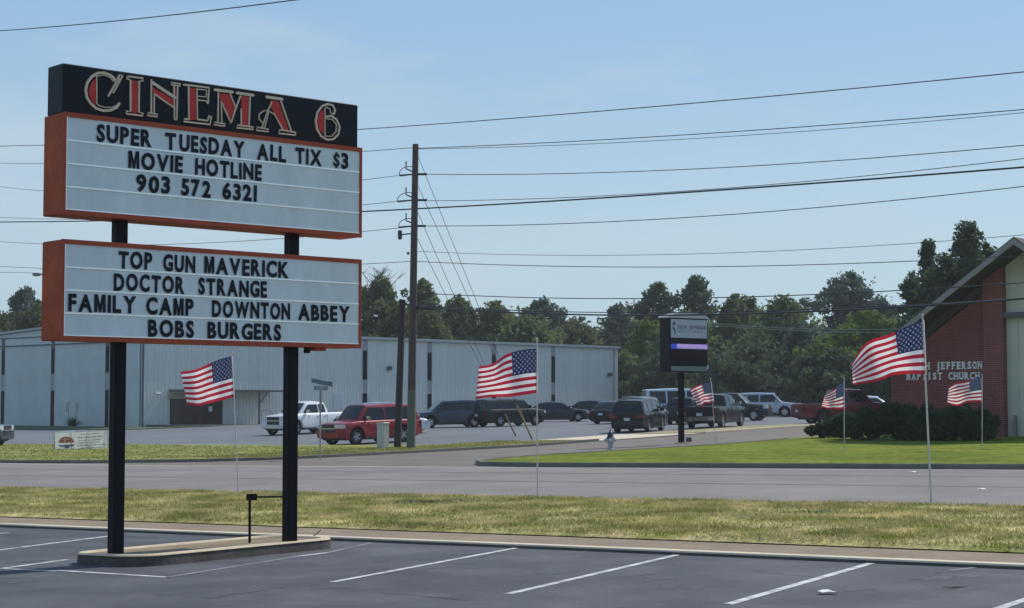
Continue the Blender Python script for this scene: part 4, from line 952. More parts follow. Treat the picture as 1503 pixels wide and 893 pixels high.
# street-name and stop sign seen edge-on
sb = hit(470, 671, .085); sgn = thing('street_sign', 'two street name blades above an edge-on stop sign on a thin post', 'street sign', sb)
mb = MB(); st_t = at(470, 566, sb.y) - sb; mb.tube([(0, 0, -.2), st_t], .03, 8); mb.build('post', A('galvanised', (.30, .31, .32), .5, metal=.4), sgn)
gsg = A('sign_green_faded', (.10, .16, .17), .5); swh = A('sign_white_faded', (.42, .46, .50), .5)
a_, b_2 = at(457, 558, sb.y) - sb, at(486, 564.5, sb.y) - sb; ax = (b_2 - a_); ax.y += .5; ln = ax.length; ax.normalize()
mb = MB(); mb.prism([(0, -.09), (ln, -.09), (ln, .09), (0, .09)], a_, ax, up, Vector((ax.y, -ax.x, 0)), .02); bl1 = mb.build('name_blade', gsg, sgn)
mb = MB(); mb.prism([(0.0, .06), (ln * .8, .06), (ln * .8, .092), (0.0, .092)], a_ + Vector((ax.y, -ax.x, 0)) * .021, ax, up, Vector((ax.y, -ax.x, 0)), .003); mb.build('blade_border', swh, bl1)
c_ = at(471, 570, sb.y) - sb; ax2 = Vector((.99, -.12, 0)).normalized()
mb = MB(); mb.prism([(-.26, -.075), (.26, -.075), (.26, .075), (-.26, .075)], c_, ax2, up, Vector((ax2.y, -ax2.x, 0)), .02); bl2 = mb.build('name_blade', A('sign_slate', (.12, .17, .20), .5), sgn)
rg = random.Random(6)
for i in range(6):
    mb = MB(); x = -.2 + i * .068; mb.prism([(x, -.035), (x + .035, -.035), (x + .035, .02 + .02 * (i % 2)), (x, .04)], c_ + Vector((ax2.y, -ax2.x, 0)) * .021, ax2, up, Vector((ax2.y, -ax2.x, 0)), .003); mb.build('blade_character', swh, bl2)
c_ = at(470.5, 589, sb.y) - sb; ax3 = Vector((-.02, 1, 0)).normalized(); 
mb = MB(); mb.prism([(.40 * math.cos(math.pi / 8 + i * math.pi / 4), .40 * math.sin(math.pi / 8 + i * math.pi / 4)) for i in range(8)], c_ - Vector((.0, 0, 0)), ax3, up, Vector((ax3.y, -ax3.x, 0)), .025); mb.build('stop_plate', A('sign_back', (.07, .09, .10), .5), sgn)
# utility cabinet
cb = hit(562, 658, .085); cbx = thing('utility_cabinet', 'pale grey upright utility box in the verge just before the red suv', 'utility box', cb, R(52))
mb = MB(); g_ = A('cabinet_grey', (.42, .43, .41), .5, var=.08, scale=3)
def bbox(mb, x0, x1, y0, y1, z0, z1, b=.015):
    vs = []
    for z, i in ((z0, 0), (z1 - b, 0), (z1, b)):
        vs += [(x0 + i, y0 + i, z), (x1 - i, y0 + i, z), (x1 - i, y1 - i, z), (x0 + i, y1 - i, z)]
    fs = [(8, 9, 10, 11)]
    for r_ in range(2):
        for i in range(4): fs.append((r_ * 4 + i, r_ * 4 + (i + 1) % 4, r_ * 4 + 4 + (i + 1) % 4, r_ * 4 + 4 + i))
    mb.add(vs, fs)
bbox(mb, -.17, .17, -.20, .20, -.1, 1.05); bo = mb.build('housing', g_, cbx)
mb = MB(); bbox(mb, -.185, .185, -.215, .215, 1.05, 1.12); mb.build('lid', g_, cbx)
mb = MB(); mb.box(-.178, -.1705, -.16, .16, .1, .95); mb.build('door', g_, cbx)
# hydrant
hb = hit(896, 661, .09); hy = thing('fire_hydrant', 'fire hydrant with a dark blue top and silver barrel on the lawn corner', 'fire hydrant', hb)
hsil = A('hydrant_silver', (.38, .40, .42), .45, metal=.3, var=.15, scale=8); hblu = A('hydrant_blue', (.012, .016, .045), .4)
mb = MB(); mb.lathe([(0, 0), (.15, 0), (.15, .05), (.10, .06), (.10, .28), (.17, .29), (.17, .33), (.11, .34), (.115, .44)], 16); mb.build('barrel', hsil, hy, smooth=40)
mb = MB(); mb.lathe([(.15, .44), (.15, .47), (.12, .50), (.105, .60), (.06, .68), (.03, .70), (.03, .76), (0, .76)], 16); mb.build('bonnet', hblu, hy, smooth=40)
for a in (0, 180, 270):
    mb = MB(); mb.lathe([(.05, .10), (.05, .17), (.065, .17), (.065, .21), (.03, .21), (.03, .24), (0, .24)], 10, Matrix.Rotation(R(a), 4, 'Z') @ Matrix.Translation((0, 0, .39)) @ Matrix.Rotation(R(90), 4, 'Y')); mb.build('outlet_cap', A('hydrant_cap', (.62, .64, .66), .4), hy, smooth=40)
# banner on stakes
bA, bB = hit(83, 664, .085), hit(157, 660, .085); bc = (bA + bB) / 2
ban = thing('yard_banner', 'sagging white banner with an orange arched emblem staked on the far verge', 'banner', bc)
dd = 82.5; NU_, NV_ = 24, 10
def bpt(u, v, off=0):
    tx, ty = 78.5 + 77.5 * u, 635 - 3 * u - 1.2 * math.sin(math.pi * u) * -1; by_ = 663 - 3.5 * u
    return at(tx + 1.5 * v + 0 * u, ty + (by_ - ty) * v, dd + .6 * u + .05 * math.sin(7 * u + 2 * v) + .03 * math.sin(15 * u + 4 * v) + off) - bc
ban_w = A('banner_white', (.80, .77, .72), .6, var=.06, scale=2, trans=.45)
mb = MB(); vs = [bpt(i / NU_, j / NV_) for j in range(NV_ + 1) for i in range(NU_ + 1)] 
mb.add(vs, [(j * (NU_ + 1) + i, j * (NU_ + 1) + i + 1, (j + 1) * (NU_ + 1) + i + 1, (j + 1) * (NU_ + 1) + i) for j in range(NV_) for i in range(NU_)])
bo = mb.build('banner_sheet', ban_w, ban, smooth=180)
def bpatch(name, poly, m, off=-.012, parent=bo):
    q = MB(); k = len(poly); c0 = (sum(p[0] for p in poly) / k, sum(p[1] for p in poly) / k); q.add([bpt(*c0, off)] + [bpt(u, v, off) for u, v in poly], [(0, i + 1, (i + 1) % k + 1) for i in range(k)]); q.build(name, m, parent)
arc = [(.235 - .15 * math.cos(math.pi * i / 12), .56 - .34 * math.sin(math.pi * i / 12)) for i in range(13)]
bpatch('emblem_arch', arc, A('banner_orange', (.50, .17, .09), .6)); bpatch('emblem_arch', [(.235 + (u - .235) * .7, .56 + (v - .56) * .72) for u, v in arc], A('banner_peach', (.60, .36, .26), .6), -.016)
for u0, u1 in ((.12, .19), (.22, .33)): bpatch('emblem_mark', [(u0, .40), (u1, .38), (u1, .50), (u0, .52)], A('banner_rust', (.36, .09, .04), .6), -.02)
bpatch('emblem_base', [(.07, .66), (.40, .66), (.36, .76), (.12, .78)], A('banner_slate', (.16, .19, .24), .6)); bpatch('emblem_base', [(.19, .76), (.30, .74), (.27, .86), (.21, .86)], A('banner_teal', (.06, .13, .16), .6), -.016)
rg = random.Random(12); bgt = A('banner_text', (.25, .25, .27), .6)
for v0, ua, ub, hh in ((.10, .50, .88, .06), (.26, .44, .92, .085), (.43, .47, .90, .07), (.56, .44, .86, .07), (.70, .44, .96, .075), (.86, .50, .90, .05)):
    u = ua
    while u < ub:
        wd = rg.uniform(.012, .03); bpatch('text_mark', [(u, v0), (u + wd, v0), (u + wd, v0 + hh * rg.uniform(.6, 1)), (u, v0 + hh * rg.uniform(.6, 1))], bgt); u += wd + rg.choice([.008, .008, .02])
for u in (0.01, .34, .67, .99):
    mb = MB(); a = bpt(u, 1.02, .03); b = bpt(u, -.04, .03); mb.tube([a - up * .25, b], .018, 6); mb.build('stake', trim_dk, ban)
q = MB(); q.add([bpt(.10, -.04, -.04), bpt(.40, -.13, -.04), bpt(.41, .01, -.05), bpt(.08, .05, -.05)], [(0, 1, 2, 3)]); q.build('folded_corner', A('paper_bright', (.85, .85, .85), .6), ban)
# litter
rg = random.Random(30); lit = A('litter_white', (.82, .82, .80), .6)
for (px, py), lb_, sz in (((1215, 871), 'crumpled white paper lying on the near asphalt by the right stall lines', .10), ((1441, 718.5), 'small white scrap in the main road at the right edge', .07), ((1341, 694), 'pale scrap lying in the gutter before the lawn', .10), ((408, 703), 'white scrap on the main road between the sign posts', .07), ((587, 731), 'white litter in the grass strip behind the right sign post', .09)):
    p = hit(px, py, .01); mb = MB(); n_ = 9
    vs = [(0, 0, sz * .35)] + [(sz * rg.uniform(.7, 1.3) * math.cos(6.283 * i / n_), sz * rg.uniform(.5, 1) * math.sin(6.283 * i / n_), rg.uniform(0, sz * .3)) for i in range(n_)]
    mb.add(vs, [(0, i + 1, (i + 1) % n_ + 1) for i in range(n_)]); tag(mb.build('paper_scrap', lit, loc=p), lb_, 'litter')
p = hit(461, 790, .06); mb = MB(); mb.tube([(-.06, 0, 0), (.02, .02, .05), (.10, .02, .12)], .008, 5); tag(mb.build('twig', trim_dk, loc=p), 'small dark twig on the kerb behind the right end of the sign island', 'twig')
# ================================================================ VEHICLES
tyre_m = A('tyre', (.012, .012, .013), .85); rim_m = A('rim_alloy', (.45, .46, .48), .3, metal=.8); rim_d = A('rim_dark', (.06, .06, .065), .4, metal=.5)
glass_m = A('car_glass', (.006, .008, .012), .06, spec=.45); plast = A('black_plastic', (.018, .018, .020), .6); chrome = A('chrome', (.70, .70, .72), .15, metal=1.0)
head_m = A('headlight', (.60, .62, .64), .1, coat=1.0); tail_m = A('taillight', (.14, .006, .006), .15, coat=1.0); seam_m = A('door_gap', (.006, .006, .007), .8); plate_m = A('plate', (.55, .56, .58), .5)
def paint(name, c, rough=.32):
    dk = max(c) < .1; return A('paint_' + name, c, rough + (.05 if dk else 0), metal=.1, coat=.28 if dk else .5, spec=.25 if dk else .4)
def sm(x, a, b):
    t = max(0, min(1, (x - a) / (b - a))); return t * t * (3 - 2 * t)
KIND = dict(
 suv=dict(L=5.3, W=2.0, H=1.92, wb=3.05, fo=.98, wr=.40, clr=.26, belt=1.15, hood=1.14, cab=(1.50, .82, -2.28, -2.55), win=[(.60, -.22), (-.32, -1.22), (-1.34, -2.22)], rake=.15, cut=0),
 mid=dict(L=4.95, W=1.94, H=1.74, wb=2.87, fo=.96, wr=.37, clr=.22, belt=1.06, hood=1.04, cab=(1.42, .62, -2.02, -2.38), win=[(.45, -.25), (-.35, -1.2), (-1.32, -1.95)], rake=.2, cut=0),
 sedan=dict(L=4.8, W=1.84, H=1.45, wb=2.8, fo=.92, wr=.33, clr=.17, belt=.92, hood=.90, cab=(1.25, .30, -1.25, -2.0), win=[(.25, -.35), (-.44, -1.3)], rake=.3, cut=0),
 pickup=dict(L=5.85, W=2.02, H=1.90, wb=3.65, fo=.95, wr=.41, clr=.30, belt=1.22, hood=1.20, cab=(1.55, .82, -.72, -.95), win=[(.62, -.02), (-.12, -.68)], rake=.1, cut=-1.02),
 van=dict(L=5.7, W=2.03, H=2.25, wb=3.5, fo=.95, wr=.37, clr=.24, belt=1.20, hood=1.18, cab=(2.00, 1.25, -2.70, -2.80), win=[(1.05, .25), (.12, -1.2), (-1.32, -2.55)], rake=.1, cut=0))
def car(kind, name, col, label, pos, heading, cat='car', group='vehicles in the lots', rim=None, roofcol=None, rack=False, plate=True, scale=1.0, hubs=True, H=None, L=None, chromed=False, cover=False, tint=None):
    K = dict(KIND[kind]); 
    if H: K['H'] = H
    rim = rim or rim_m; pm = paint(*col); L_v, W, Hh = K['L'], K['W'], K['H']; hl = L_v / 2; wr = K['wr']; fx = hl - K['fo']; rx = fx - K['wb']; clr = K['clr']; belt, hood = K['belt'], K['hood']
    g = gxy(pos[0], pos[1]); 
    # slope of the ground along and across the heading
    ca, sa = math.cos(R(heading)), math.sin(R(heading))
    z1 = gxy(pos[0] + ca * fx, pos[1] + sa * fx); z2 = gxy(pos[0] + ca * rx, pos[1] + sa * rx); pitch = math.atan2(z1 - z2, K['wb'])
    z3 = gxy(pos[0] - sa, pos[1] + ca); z4 = gxy(pos[0] + sa, pos[1] - ca); roll = math.atan2(z3 - z4, 2)
    root = thing(name, label, cat, (pos[0], pos[1], (z1 + z2) / 2 + .006), 0, group)
    root.rotation_euler = (roll, -pitch, R(heading)); root.scale = (scale,) * 3
    sx, sx3 = K['cab'][0], K['cab'][3]
    xs = set()
    for c in (fx, rx):
        for i in range(13): xs.add(round(c + (wr + .09) * math.cos(math.pi * i / 12), 4))
    for x in (hl, hl - .02, hl - .07, hl - .18, hl - .4, sx, .4, 0, -.4, -hl + .4, -hl + .18, -hl + .07, -hl + .02, -hl): xs.add(round(x, 4))
    if K['cut']: xs.add(K['cut']); xs.add(-hl + .10)
    xs = sorted(xs)
    def top(x):
        z = hood + (belt - hood) * sm(x, sx + .2, sx - .2)
        if x > sx: z = belt - (belt - hood) - .10 * sm(x, sx, hl) - .0
        if kind == 'sedan' and x < sx3: z = belt + .04 - .05 * sm(-x, -sx3, hl)
        z -= .20 * sm(x, hl - .16, hl + .05) + .10 * sm(-x, hl - .10, hl + .04)
        return z
    def bot(x):
        z = clr + .10 * sm(x, hl - .5, hl) + .12 * sm(-x, hl - .6, hl)
        for c in (fx, rx):
            d = abs(x - c); rr = wr + .09
            if d < rr: z = max(z, wr * .98 + math.sqrt(max(0, rr * rr - d * d)))
        return z
    def hwid(x): return W / 2 * (1 - .16 * sm(x, hl - .75, hl + .02) ** 1.5 - .10 * sm(-x, hl - .5, hl + .02) ** 1.5)
    pickup = kind == 'pickup'; mb = MB(); ring = []
    for x in xs:
        w_, zt, zb = hwid(x), top(x), bot(x); zm = (clr + zt) / 2 + .02
        flare = 0
        for c in (fx, rx):
            flare = max(flare, .03 * (1 - sm(abs(x - c), wr + .06, wr + .22)))
        zz = lambda z: max(z, zb + .01)
        half = [(w_ * .90, zb), (w_ * .975 + flare, zb + .005), (w_ * 1.0 + flare, zz(zb + .10)), (w_ + flare * .6, zz(zm)), (w_ * .995, zz(zt - .20)), (w_ * .975, zt - .07), (w_ * .93, zt - .015), (w_ * .86, zt), (w_ * .45, zt + .03), (0, zt + .04)]
        full = [(x, y, z) for y, z in half] + [(x, -y, z) for y, z in half[-2::-1]]
        ring.append(full)
    k = len(ring[0]); mb.v = [p for r_ in ring for p in r_]
    for i in range(len(xs) - 1):
        inbed = pickup and xs[i] >= -hl + .09 and xs[i + 1] <= K['cut'] + .001
        for j in range(k - 1):
            if inbed and 7 <= j <= k - 9: continue
            mb.f.append((i * k + j, i * k + j + 1, (i + 1) * k + j + 1, (i + 1) * k + j)); mb.m.append(0)
    mb.f.append(tuple(range(k))[::-1]); mb.m.append(0); mb.f.append(tuple((len(xs) - 1) * k + j for j in range(k))); mb.m.append(0)
    if pickup:
        a, b = -hl + .10, K['cut']; w_ = W / 2 * .86; zt = top(-1.6)
        mb.add([(a, -w_ * .98, zt), (a, w_ * .98, zt), (b, w_, zt), (b, -w_, zt), (a, -w_ * .98, zt - .5), (a, w_ * .98, zt - .5), (b, w_, zt - .5), (b, -w_, zt - .5)], [(0, 1, 5, 4), (1, 2, 6, 5), (2, 3, 7, 6), (3, 0, 4, 7), (4, 5, 6, 7)])
    body = mb.build('body', pm, root, smooth=38)
    if pickup and cover:
        q = MB(); q.box(-hl + .12, K['cut'] - .02, -W * .42, W * .42, top(-1.6) - .02, top(-1.6) + .03); q.build('bed_cover', plast if cover is True else cover, root)
    # greenhouse
    x0, x1, x2, x3 = K['cab']; zr = Hh; zb0 = belt - .03; wb_, wt_ = W / 2 * .93, W / 2 * .72
    def gtop(x):
        if x > x1: return zb0 + (zr - .05 - zb0) * ((x0 - x) / (x0 - x1)) ** .93
        if x < x2: return zb0 + (zr - .06 - zb0) * ((x - x3) / (x2 - x3)) ** .8
        return zr - .05 * sm(x, (x1 + x2) / 2, x1) - .06 * sm(-x, -(x1 + x2) / 2, -x2)
    def gw(z): return wb_ + (wt_ - wb_) * max(0, (z - zb0) / (zr - zb0)) ** 1.15
    gx = sorted(set([round(x3 + (x2 - x3) * i / 5, 4) for i in range(6)] + [round(x2 + (x1 - x2) * i / 6, 4) for i in range(7)] + [round(x1 + (x0 - x1) * i / 6, 4) for i in range(7)]))
    mb = MB(); ring = []
    for x in gx:
        zt = max(gtop(x), zb0 + .002); h_ = zt - zb0; tp_ = 1 - .10 * sm(x, x1, x0)
        half = [(gw(zb0) * tp_, zb0), (gw(zb0 + h_ * .5) * tp_, zb0 + h_ * .5), (gw(zt) * tp_ + .02, zt - min(.10, h_ * .3)), (gw(zt) * tp_ - .02, zt - min(.03, h_ * .1)), (gw(zt) * tp_ - .10, zt), (gw(zt) * .5, zt + .025), (0, zt + .03)]
        ring.append([(x, y, z) for y, z in half] + [(x, -y, z) for y, z in half[-2::-1]])
    k = len(ring[0]); mb.v = [p for r_ in ring for p in r_]; mb.m = []
    for i in range(len(gx) - 1):
        for j in range(k - 1): mb.f.append((i * k + j, i * k + j + 1, (i + 1) * k + j + 1, (i + 1) * k + j)); mb.m.append(0)
    mb.build('cabin', roofcol or pm, root, smooth=38)
    gl = glass_m
    def yside(z, x): 
        return gw(z) * (1 - .10 * sm(x, x1, x0))
    zlo, zhi = zb0 + .07, zr - .17
    def xfront(z): return x0 + (x1 - x0) * ((z - zb0) / (zr - .05 - zb0)) ** 1.07 - .12
    def xrear(z): return x3 + (x2 - x3) * ((z - zb0) / (zr - .06 - zb0)) ** 1.2 + .14
    nw = len(K['win'])
    for sg in (1, -1):
        for wi, (a, b) in enumerate(K['win']):
            q = MB(); rows = []
            for i in range(5):
                z = zlo + (zhi - zlo) * i / 4
                xa = xfront(z) - .05 if wi == 0 else a - K['rake'] * .15 * (z - zlo); xb = max(xrear(z), b) if wi == nw - 1 else b - K['rake'] * .1 * (z - zlo)
                if wi == nw - 1 and kind != 'sedan': xb = max(xrear(z), x3 + .3)
                if wi == 0: xa = min(xa, x0 - .35)
                rows.append([(xa + (xb - xa) * j / 4, z) for j in range(5)])
            vs = [(x, sg * (yside(z, x) + .014), z) for r_ in rows for x, z in r_]
            fs = [(i * 5 + j, i * 5 + j + 1, (i + 1) * 5 + j + 1, (i + 1) * 5 + j) for i in range(4) for j in range(4)]
            if sg > 0: fs = [f[::-1] for f in fs]
            q.add(vs, fs); q.build('window', gl, root)
    for nm, fwd in (('windshield', True), ('rear_window', False)):
        q = MB(); vs = []
        for i in range(5):
            f_ = .12 + .80 * i / 4
            if not fwd: f_ = .20 + .68 * i / 4
            x = (x0 + (x1 - x0) * f_) if fwd else (x3 + (x2 - x3) * f_)
            z = gtop(x); ww = (gw(z) * (1 - .10 * sm(x, x1, x0)) - .13)
            for j in range(7):
                y = ww * (j / 3 - 1); cz = .025 * (1 - abs(j / 3 - 1) ** 1.5)
                vs.append((x + (.012 if fwd else -.014), y, z + cz + (.012 if fwd else .012)))
        q.add(vs, [(i * 7 + j, i * 7 + j + 1, (i + 1) * 7 + j + 1, (i + 1) * 7 + j) for i in range(4) for j in range(6)]); q.build(nm, gl, root, smooth=60)
    if not fwd and kind in ('suv', 'van', 'pickup', 'mid'):
        pass
    # underbody, wheels
    q = MB(); q.box(-hl + .35, hl - .35, -W / 2 * .80, W / 2 * .80, clr - .02, belt - .45); q.build('underbody', plast, root)
    if 'wheel%s' % wr + rim.name not in CARC:
        t = MB(); Mw = Matrix.Rotation(R(90), 4, 'X'); t.lathe([(wr * .62, .12), (wr * .93, .125), (wr, .08), (wr, -.08), (wr * .93, -.125), (wr * .62, -.12)], 24, Mw)
        rm = MB(); rm.lathe([(wr * .64, .11), (wr * .60, .07), (wr * .60, -.07), (wr * .64, -.11)], 20, Mw)
        for s_ in range(5):
            a = 2 * math.pi * s_ / 5
            for zz_ in (-1, 1):
                u_ = Vector((math.cos(a), 0, math.sin(a))); v_ = Vector((-math.sin(a), 0, math.cos(a)))
                y_ = zz_ * .10
                rm.add([u_ * .04 - v_ * .05 + Vector((0, y_, 0)), u_ * .04 + v_ * .05 + Vector((0, y_, 0)), u_ * wr * .62 + v_ * .045 + Vector((0, y_ * .95, 0)), u_ * wr * .62 - v_ * .045 + Vector((0, y_ * .95, 0)),
                        u_ * .04 - v_ * .05 + Vector((0, y_ * .5, 0)), u_ * .04 + v_ * .05 + Vector((0, y_ * .5, 0)), u_ * wr * .62 + v_ * .045 + Vector((0, y_ * .5, 0)), u_ * wr * .62 - v_ * .045 + Vector((0, y_ * .5, 0))],
                       [(0, 1, 2, 3), (7, 6, 5, 4), (0, 3, 7, 4), (1, 5, 6, 2)])
        rm.lathe([(0, .105), (.05, .10), (.06, .05)], 10, Mw); rm.lathe([(0, -.105), (.05, -.10), (.06, -.05)], 10, Mw)
        rm.lathe([(0, .03), (wr * .5, .03), (wr * .5, -.03), (0, -.03)], 16, Mw)
        CARC['wheel%s' % wr + rim.name] = (t.mesh('tyre', tyre_m, 40), rm.mesh('rim', rim, 40))
    tm_, rm_ = CARC['wheel%s' % wr + rim.name]
    for x in (fx, rx):
        for sg in (1, -1):
            wv = link('wheel', tm_, root, loc=(x, sg * (W / 2 - .13), wr)); link('rim', rm_, wv, loc=(0, 0, 0))
    # lights, grille, bumpers
    for sg in (1, -1):
        zl = hood - .22 if kind != 'sedan' else .66
        q = MB(); yo, yi = W / 2 * .86, W / 2 * .48; h2 = .09 if kind != 'pickup' else .13
        pts = []
        for y in (yi, (yi + yo) / 2, yo, W / 2 * .945):
            # x on the nose at this y
            xf = hl + .012 if y < yo + .01 else hl - .22
            for z in (zl - h2, zl + h2): pts.append((xf if y < yo else (hl - .03 if y == yo else hl - .26), sg * (y + (.03 if y > yo else 0)), z))
        q.add(pts, [(0, 2, 3, 1), (2, 4, 5, 3), (4, 6, 7, 5)]); q.build('headlight', head_m, root)
        q = MB(); zt_ = (belt - .12); 
        if kind == 'sedan': q.box(-hl - .012, -hl + .2, sg * W / 2 * .50, sg * (W / 2 * .93), zt_ - .20, zt_ - .04)
        elif kind == 'mid': q.box(-hl - .012, -hl + .25, sg * W / 2 * .56, sg * (W / 2 * .945), zt_ - .16, zt_)
        else: q.box(-hl - .012, -hl + .10, sg * W / 2 * .78, sg * (W / 2 * .935), zt_ - .34, zt_ + .04)
        q.build('taillight', tail_m, root)
        q = MB(); my = sg * (W / 2 + .10); mz = belt + .07; mxx = x0 - .48
        q.box(mxx - .06, mxx + .07, my - .11, my + .11, mz - .04, mz + .15); q.box(mxx - .02, mxx + .03, min(my, sg * (W / 2 - .08)), max(my, sg * (W / 2 - .08)), mz - .03, mz + .02); q.build('mirror', chrome if chromed else pm, root)
        q = MB(); ys = sg * (W / 2 + .004)
        seams = [K['win'][0][0] + .30] + [b - .05 for a, b in K['win'][:2]]
        for x_ in seams:
            a = min(ys, sg * (W / 2 - .05)); 
            q.box(x_ - .008, x_ + .008, min(ys, sg * (W / 2 - .02)), max(ys, sg * (W / 2 - .02)), clr + .14, belt - .08)
        q.build('door_seam', seam_m, root)
        for a, b in K['win'][:2]:
            q = MB(); hx = b + .12; q.box(hx - .09, hx + .09, min(sg * (W / 2 - .01), sg * (W / 2 + .03)), max(sg * (W / 2 - .01), sg * (W / 2 + .03)), belt - .20, belt - .16); q.build('door_handle', chrome if chromed else pm, root)
        q = MB(); q.box(rx + wr + .15, fx - wr - .15, min(sg * (W / 2 * .93), sg * (W / 2 + .015)), max(sg * (W / 2 * .93), sg * (W / 2 + .015)), clr - .02, clr + .10); q.build('rocker_trim', plast, root)
        if rack:
            q = MB(); yy = sg * (wt_ - .06); q.tube([(x1 - .1, yy, zr - .01), (x1 - .3, yy, zr + .035), (x2 + .3, yy, zr + .035), (x2 + .05, yy, zr - .02)], .018, 6); q.build('roof_rail', plast if not chromed else chrome, root)
    zg0, zg1 = (.62, hood - .12) if kind in ('suv', 'pickup', 'van') else (.5, hood - .2)
    q = MB(); q.box(hl - .06, hl + .015, -W / 2 * .46, W / 2 * .46, zg0, zg1); gr = q.build('grille', plast, root)
    q = MB(); zc_ = (zg0 + zg1) / 2; q.box(hl + .0155, hl + .03, -W / 2 * .46, W / 2 * .46, zc_ - .025, zc_ + .025); q.build('grille_bar', chrome, gr)
    q = MB(); q.box(hl - .10, hl + .03, -W / 2 * .78, W / 2 * .78, clr + .10, zg0 - .03); q.build('front_bumper', (chrome if (pickup and chromed) else pm), root)
    q = MB(); q.box(-hl - .06, -hl + .12, -W / 2 * .88, W / 2 * .88, clr + .14, clr + .38); q.build('rear_bumper', chrome if (pickup and chromed) else plast if kind in ('mid', 'van') else pm, root)
    q = MB(); q.box(-hl - .02 - (.05 if pickup else 0), -hl - .004, -.16, .16, clr + .42, clr + .57); q.build('licence_plate', plate_m, root)
    if pickup:
        q = MB(); q.box(-hl - .006, -hl + .03, -W / 2 * .76, W / 2 * .76, clr + .44, top(-hl + .1) - .02); q.build('tailgate', pm, root)
    return root
CARC = {}
def ground_pos(px, py, d=None):
    if d is None: p = hit(px, py, .004)
    else: p = at(px, py, d)
    return (p.x, p.y)
vp = lambda px, d: (at(px, 600, d).x, d)
BLK = ('black', (.010, .010, .012)); DKB = ('slate_blue', (.050, .066, .085)); DGR = ('dark_green', (.016, .024, .026)); WHT = ('white', (.72, .74, .76)); RED = ('red', (.26, .005, .011)); SIL = ('silver', (.40, .44, .50)); MAR = ('maroon', (.16, .012, .016)); GRN = ('grey_black', (.022, .026, .034)); NAVY = ('near_black_navy', (.012, .015, .025))
car('suv', 'red_suv', RED, 'bright red full size suv with chrome wheels beside the utility poles', vp(543, 87.0), 226, 'suv', chromed=True, rack=True, H=1.95)
car('pickup', 'white_pickup', WHT, 'white pickup truck facing the road partly behind the right sign post', vp(450, 104), 236, 'pickup truck', chromed=True)
car('pickup', 'edge_pickup', ('grey_blue', (.05, .06, .08)), 'dark wheeled grey pickup cut off by the left edge of the photo', vp(-68, 90.0), 352, 'pickup truck', rim=rim_d)
car('sedan', 'pale_sedan', WHT, 'white car mostly hidden behind the red suv and the utility poles', vp(567, 101), 12, 'car', H=1.80)
car('mid', 'blue_suv', DKB, 'slate blue suv with sloping windshield in the middle row', vp(661, 112), 196, 'suv')
car('suv', 'dark_green_suv', DGR, 'dark boxy suv behind the middle flag and yellow guy guards', vp(745, 113), 40, 'suv', H=1.82, scale=.97)
car('sedan', 'green_black_sedan', ('green_black', (.020, .030, .034)), 'dark green sedan just right of the middle flag pole', vp(815, 127), 14, 'car')
car('sedan', 'far_black_sedan', NAVY, 'low black sedan at the far right end of the metal building', vp(877, 139), -28, 'car')
car('mid', 'black_rear_suv', BLK, 'black suv seen from behind at the lot driveway above the hydrant', vp(938, 95.5), 71, 'suv', rack=True)
car('mid', 'grey_rear_suv', ('steel', (.12, .14, .17)), 'grey blue suv parked just beyond the black one seen from behind', vp(944, 107), 68, 'suv', H=1.80, rack=True)
car('sedan', 'hidden_sedan', BLK, 'dark car peeking out left of the black suv seen from behind', vp(905, 118), 60, 'car', H=1.5)
car('van', 'white_van', ('pale_blue_white', (.52, .58, .64)), 'long pale passenger van behind the black church signpost', vp(1000, 127), 8, 'van', H=2.3)
car('suv', 'hidden_dark_suv', GRN, 'dark suv between the church signpost and the pale van', vp(1008, 114), 75, 'suv', H=1.7)
car('pickup', 'black_rear_pickup', BLK, 'black pickup seen from behind under the small flag by the signpost', vp(1050, 101), 66, 'pickup truck', chromed=True, cover=True)
car('pickup', 'black_side_pickup', GRN, 'black pickup with bright alloy wheels facing right behind the small flag', vp(1070, 124), -20, 'pickup truck', H=1.95)
car('suv', 'silver_suv', SIL, 'long silver suv seen from the side left of the red pickup', vp(1122, 139), -14, 'suv', rack=True)
car('pickup', 'white_far_pickup', WHT, 'white truck farthest back showing above the silver suv', vp(1140, 155), -20, 'pickup truck', H=2.1)
car('pickup', 'red_pickup', MAR, 'dark red pickup with its tailgate to the left beside the hedge', vp(1239, 106), 12, 'pickup truck', H=2.02, scale=1.02, cover=True, rim=rim_d)
car('sedan', 'white_far_sedan', WHT, 'white car roof showing between the red pickup and the brick wall', vp(1282, 128), -15, 'car', H=1.6)

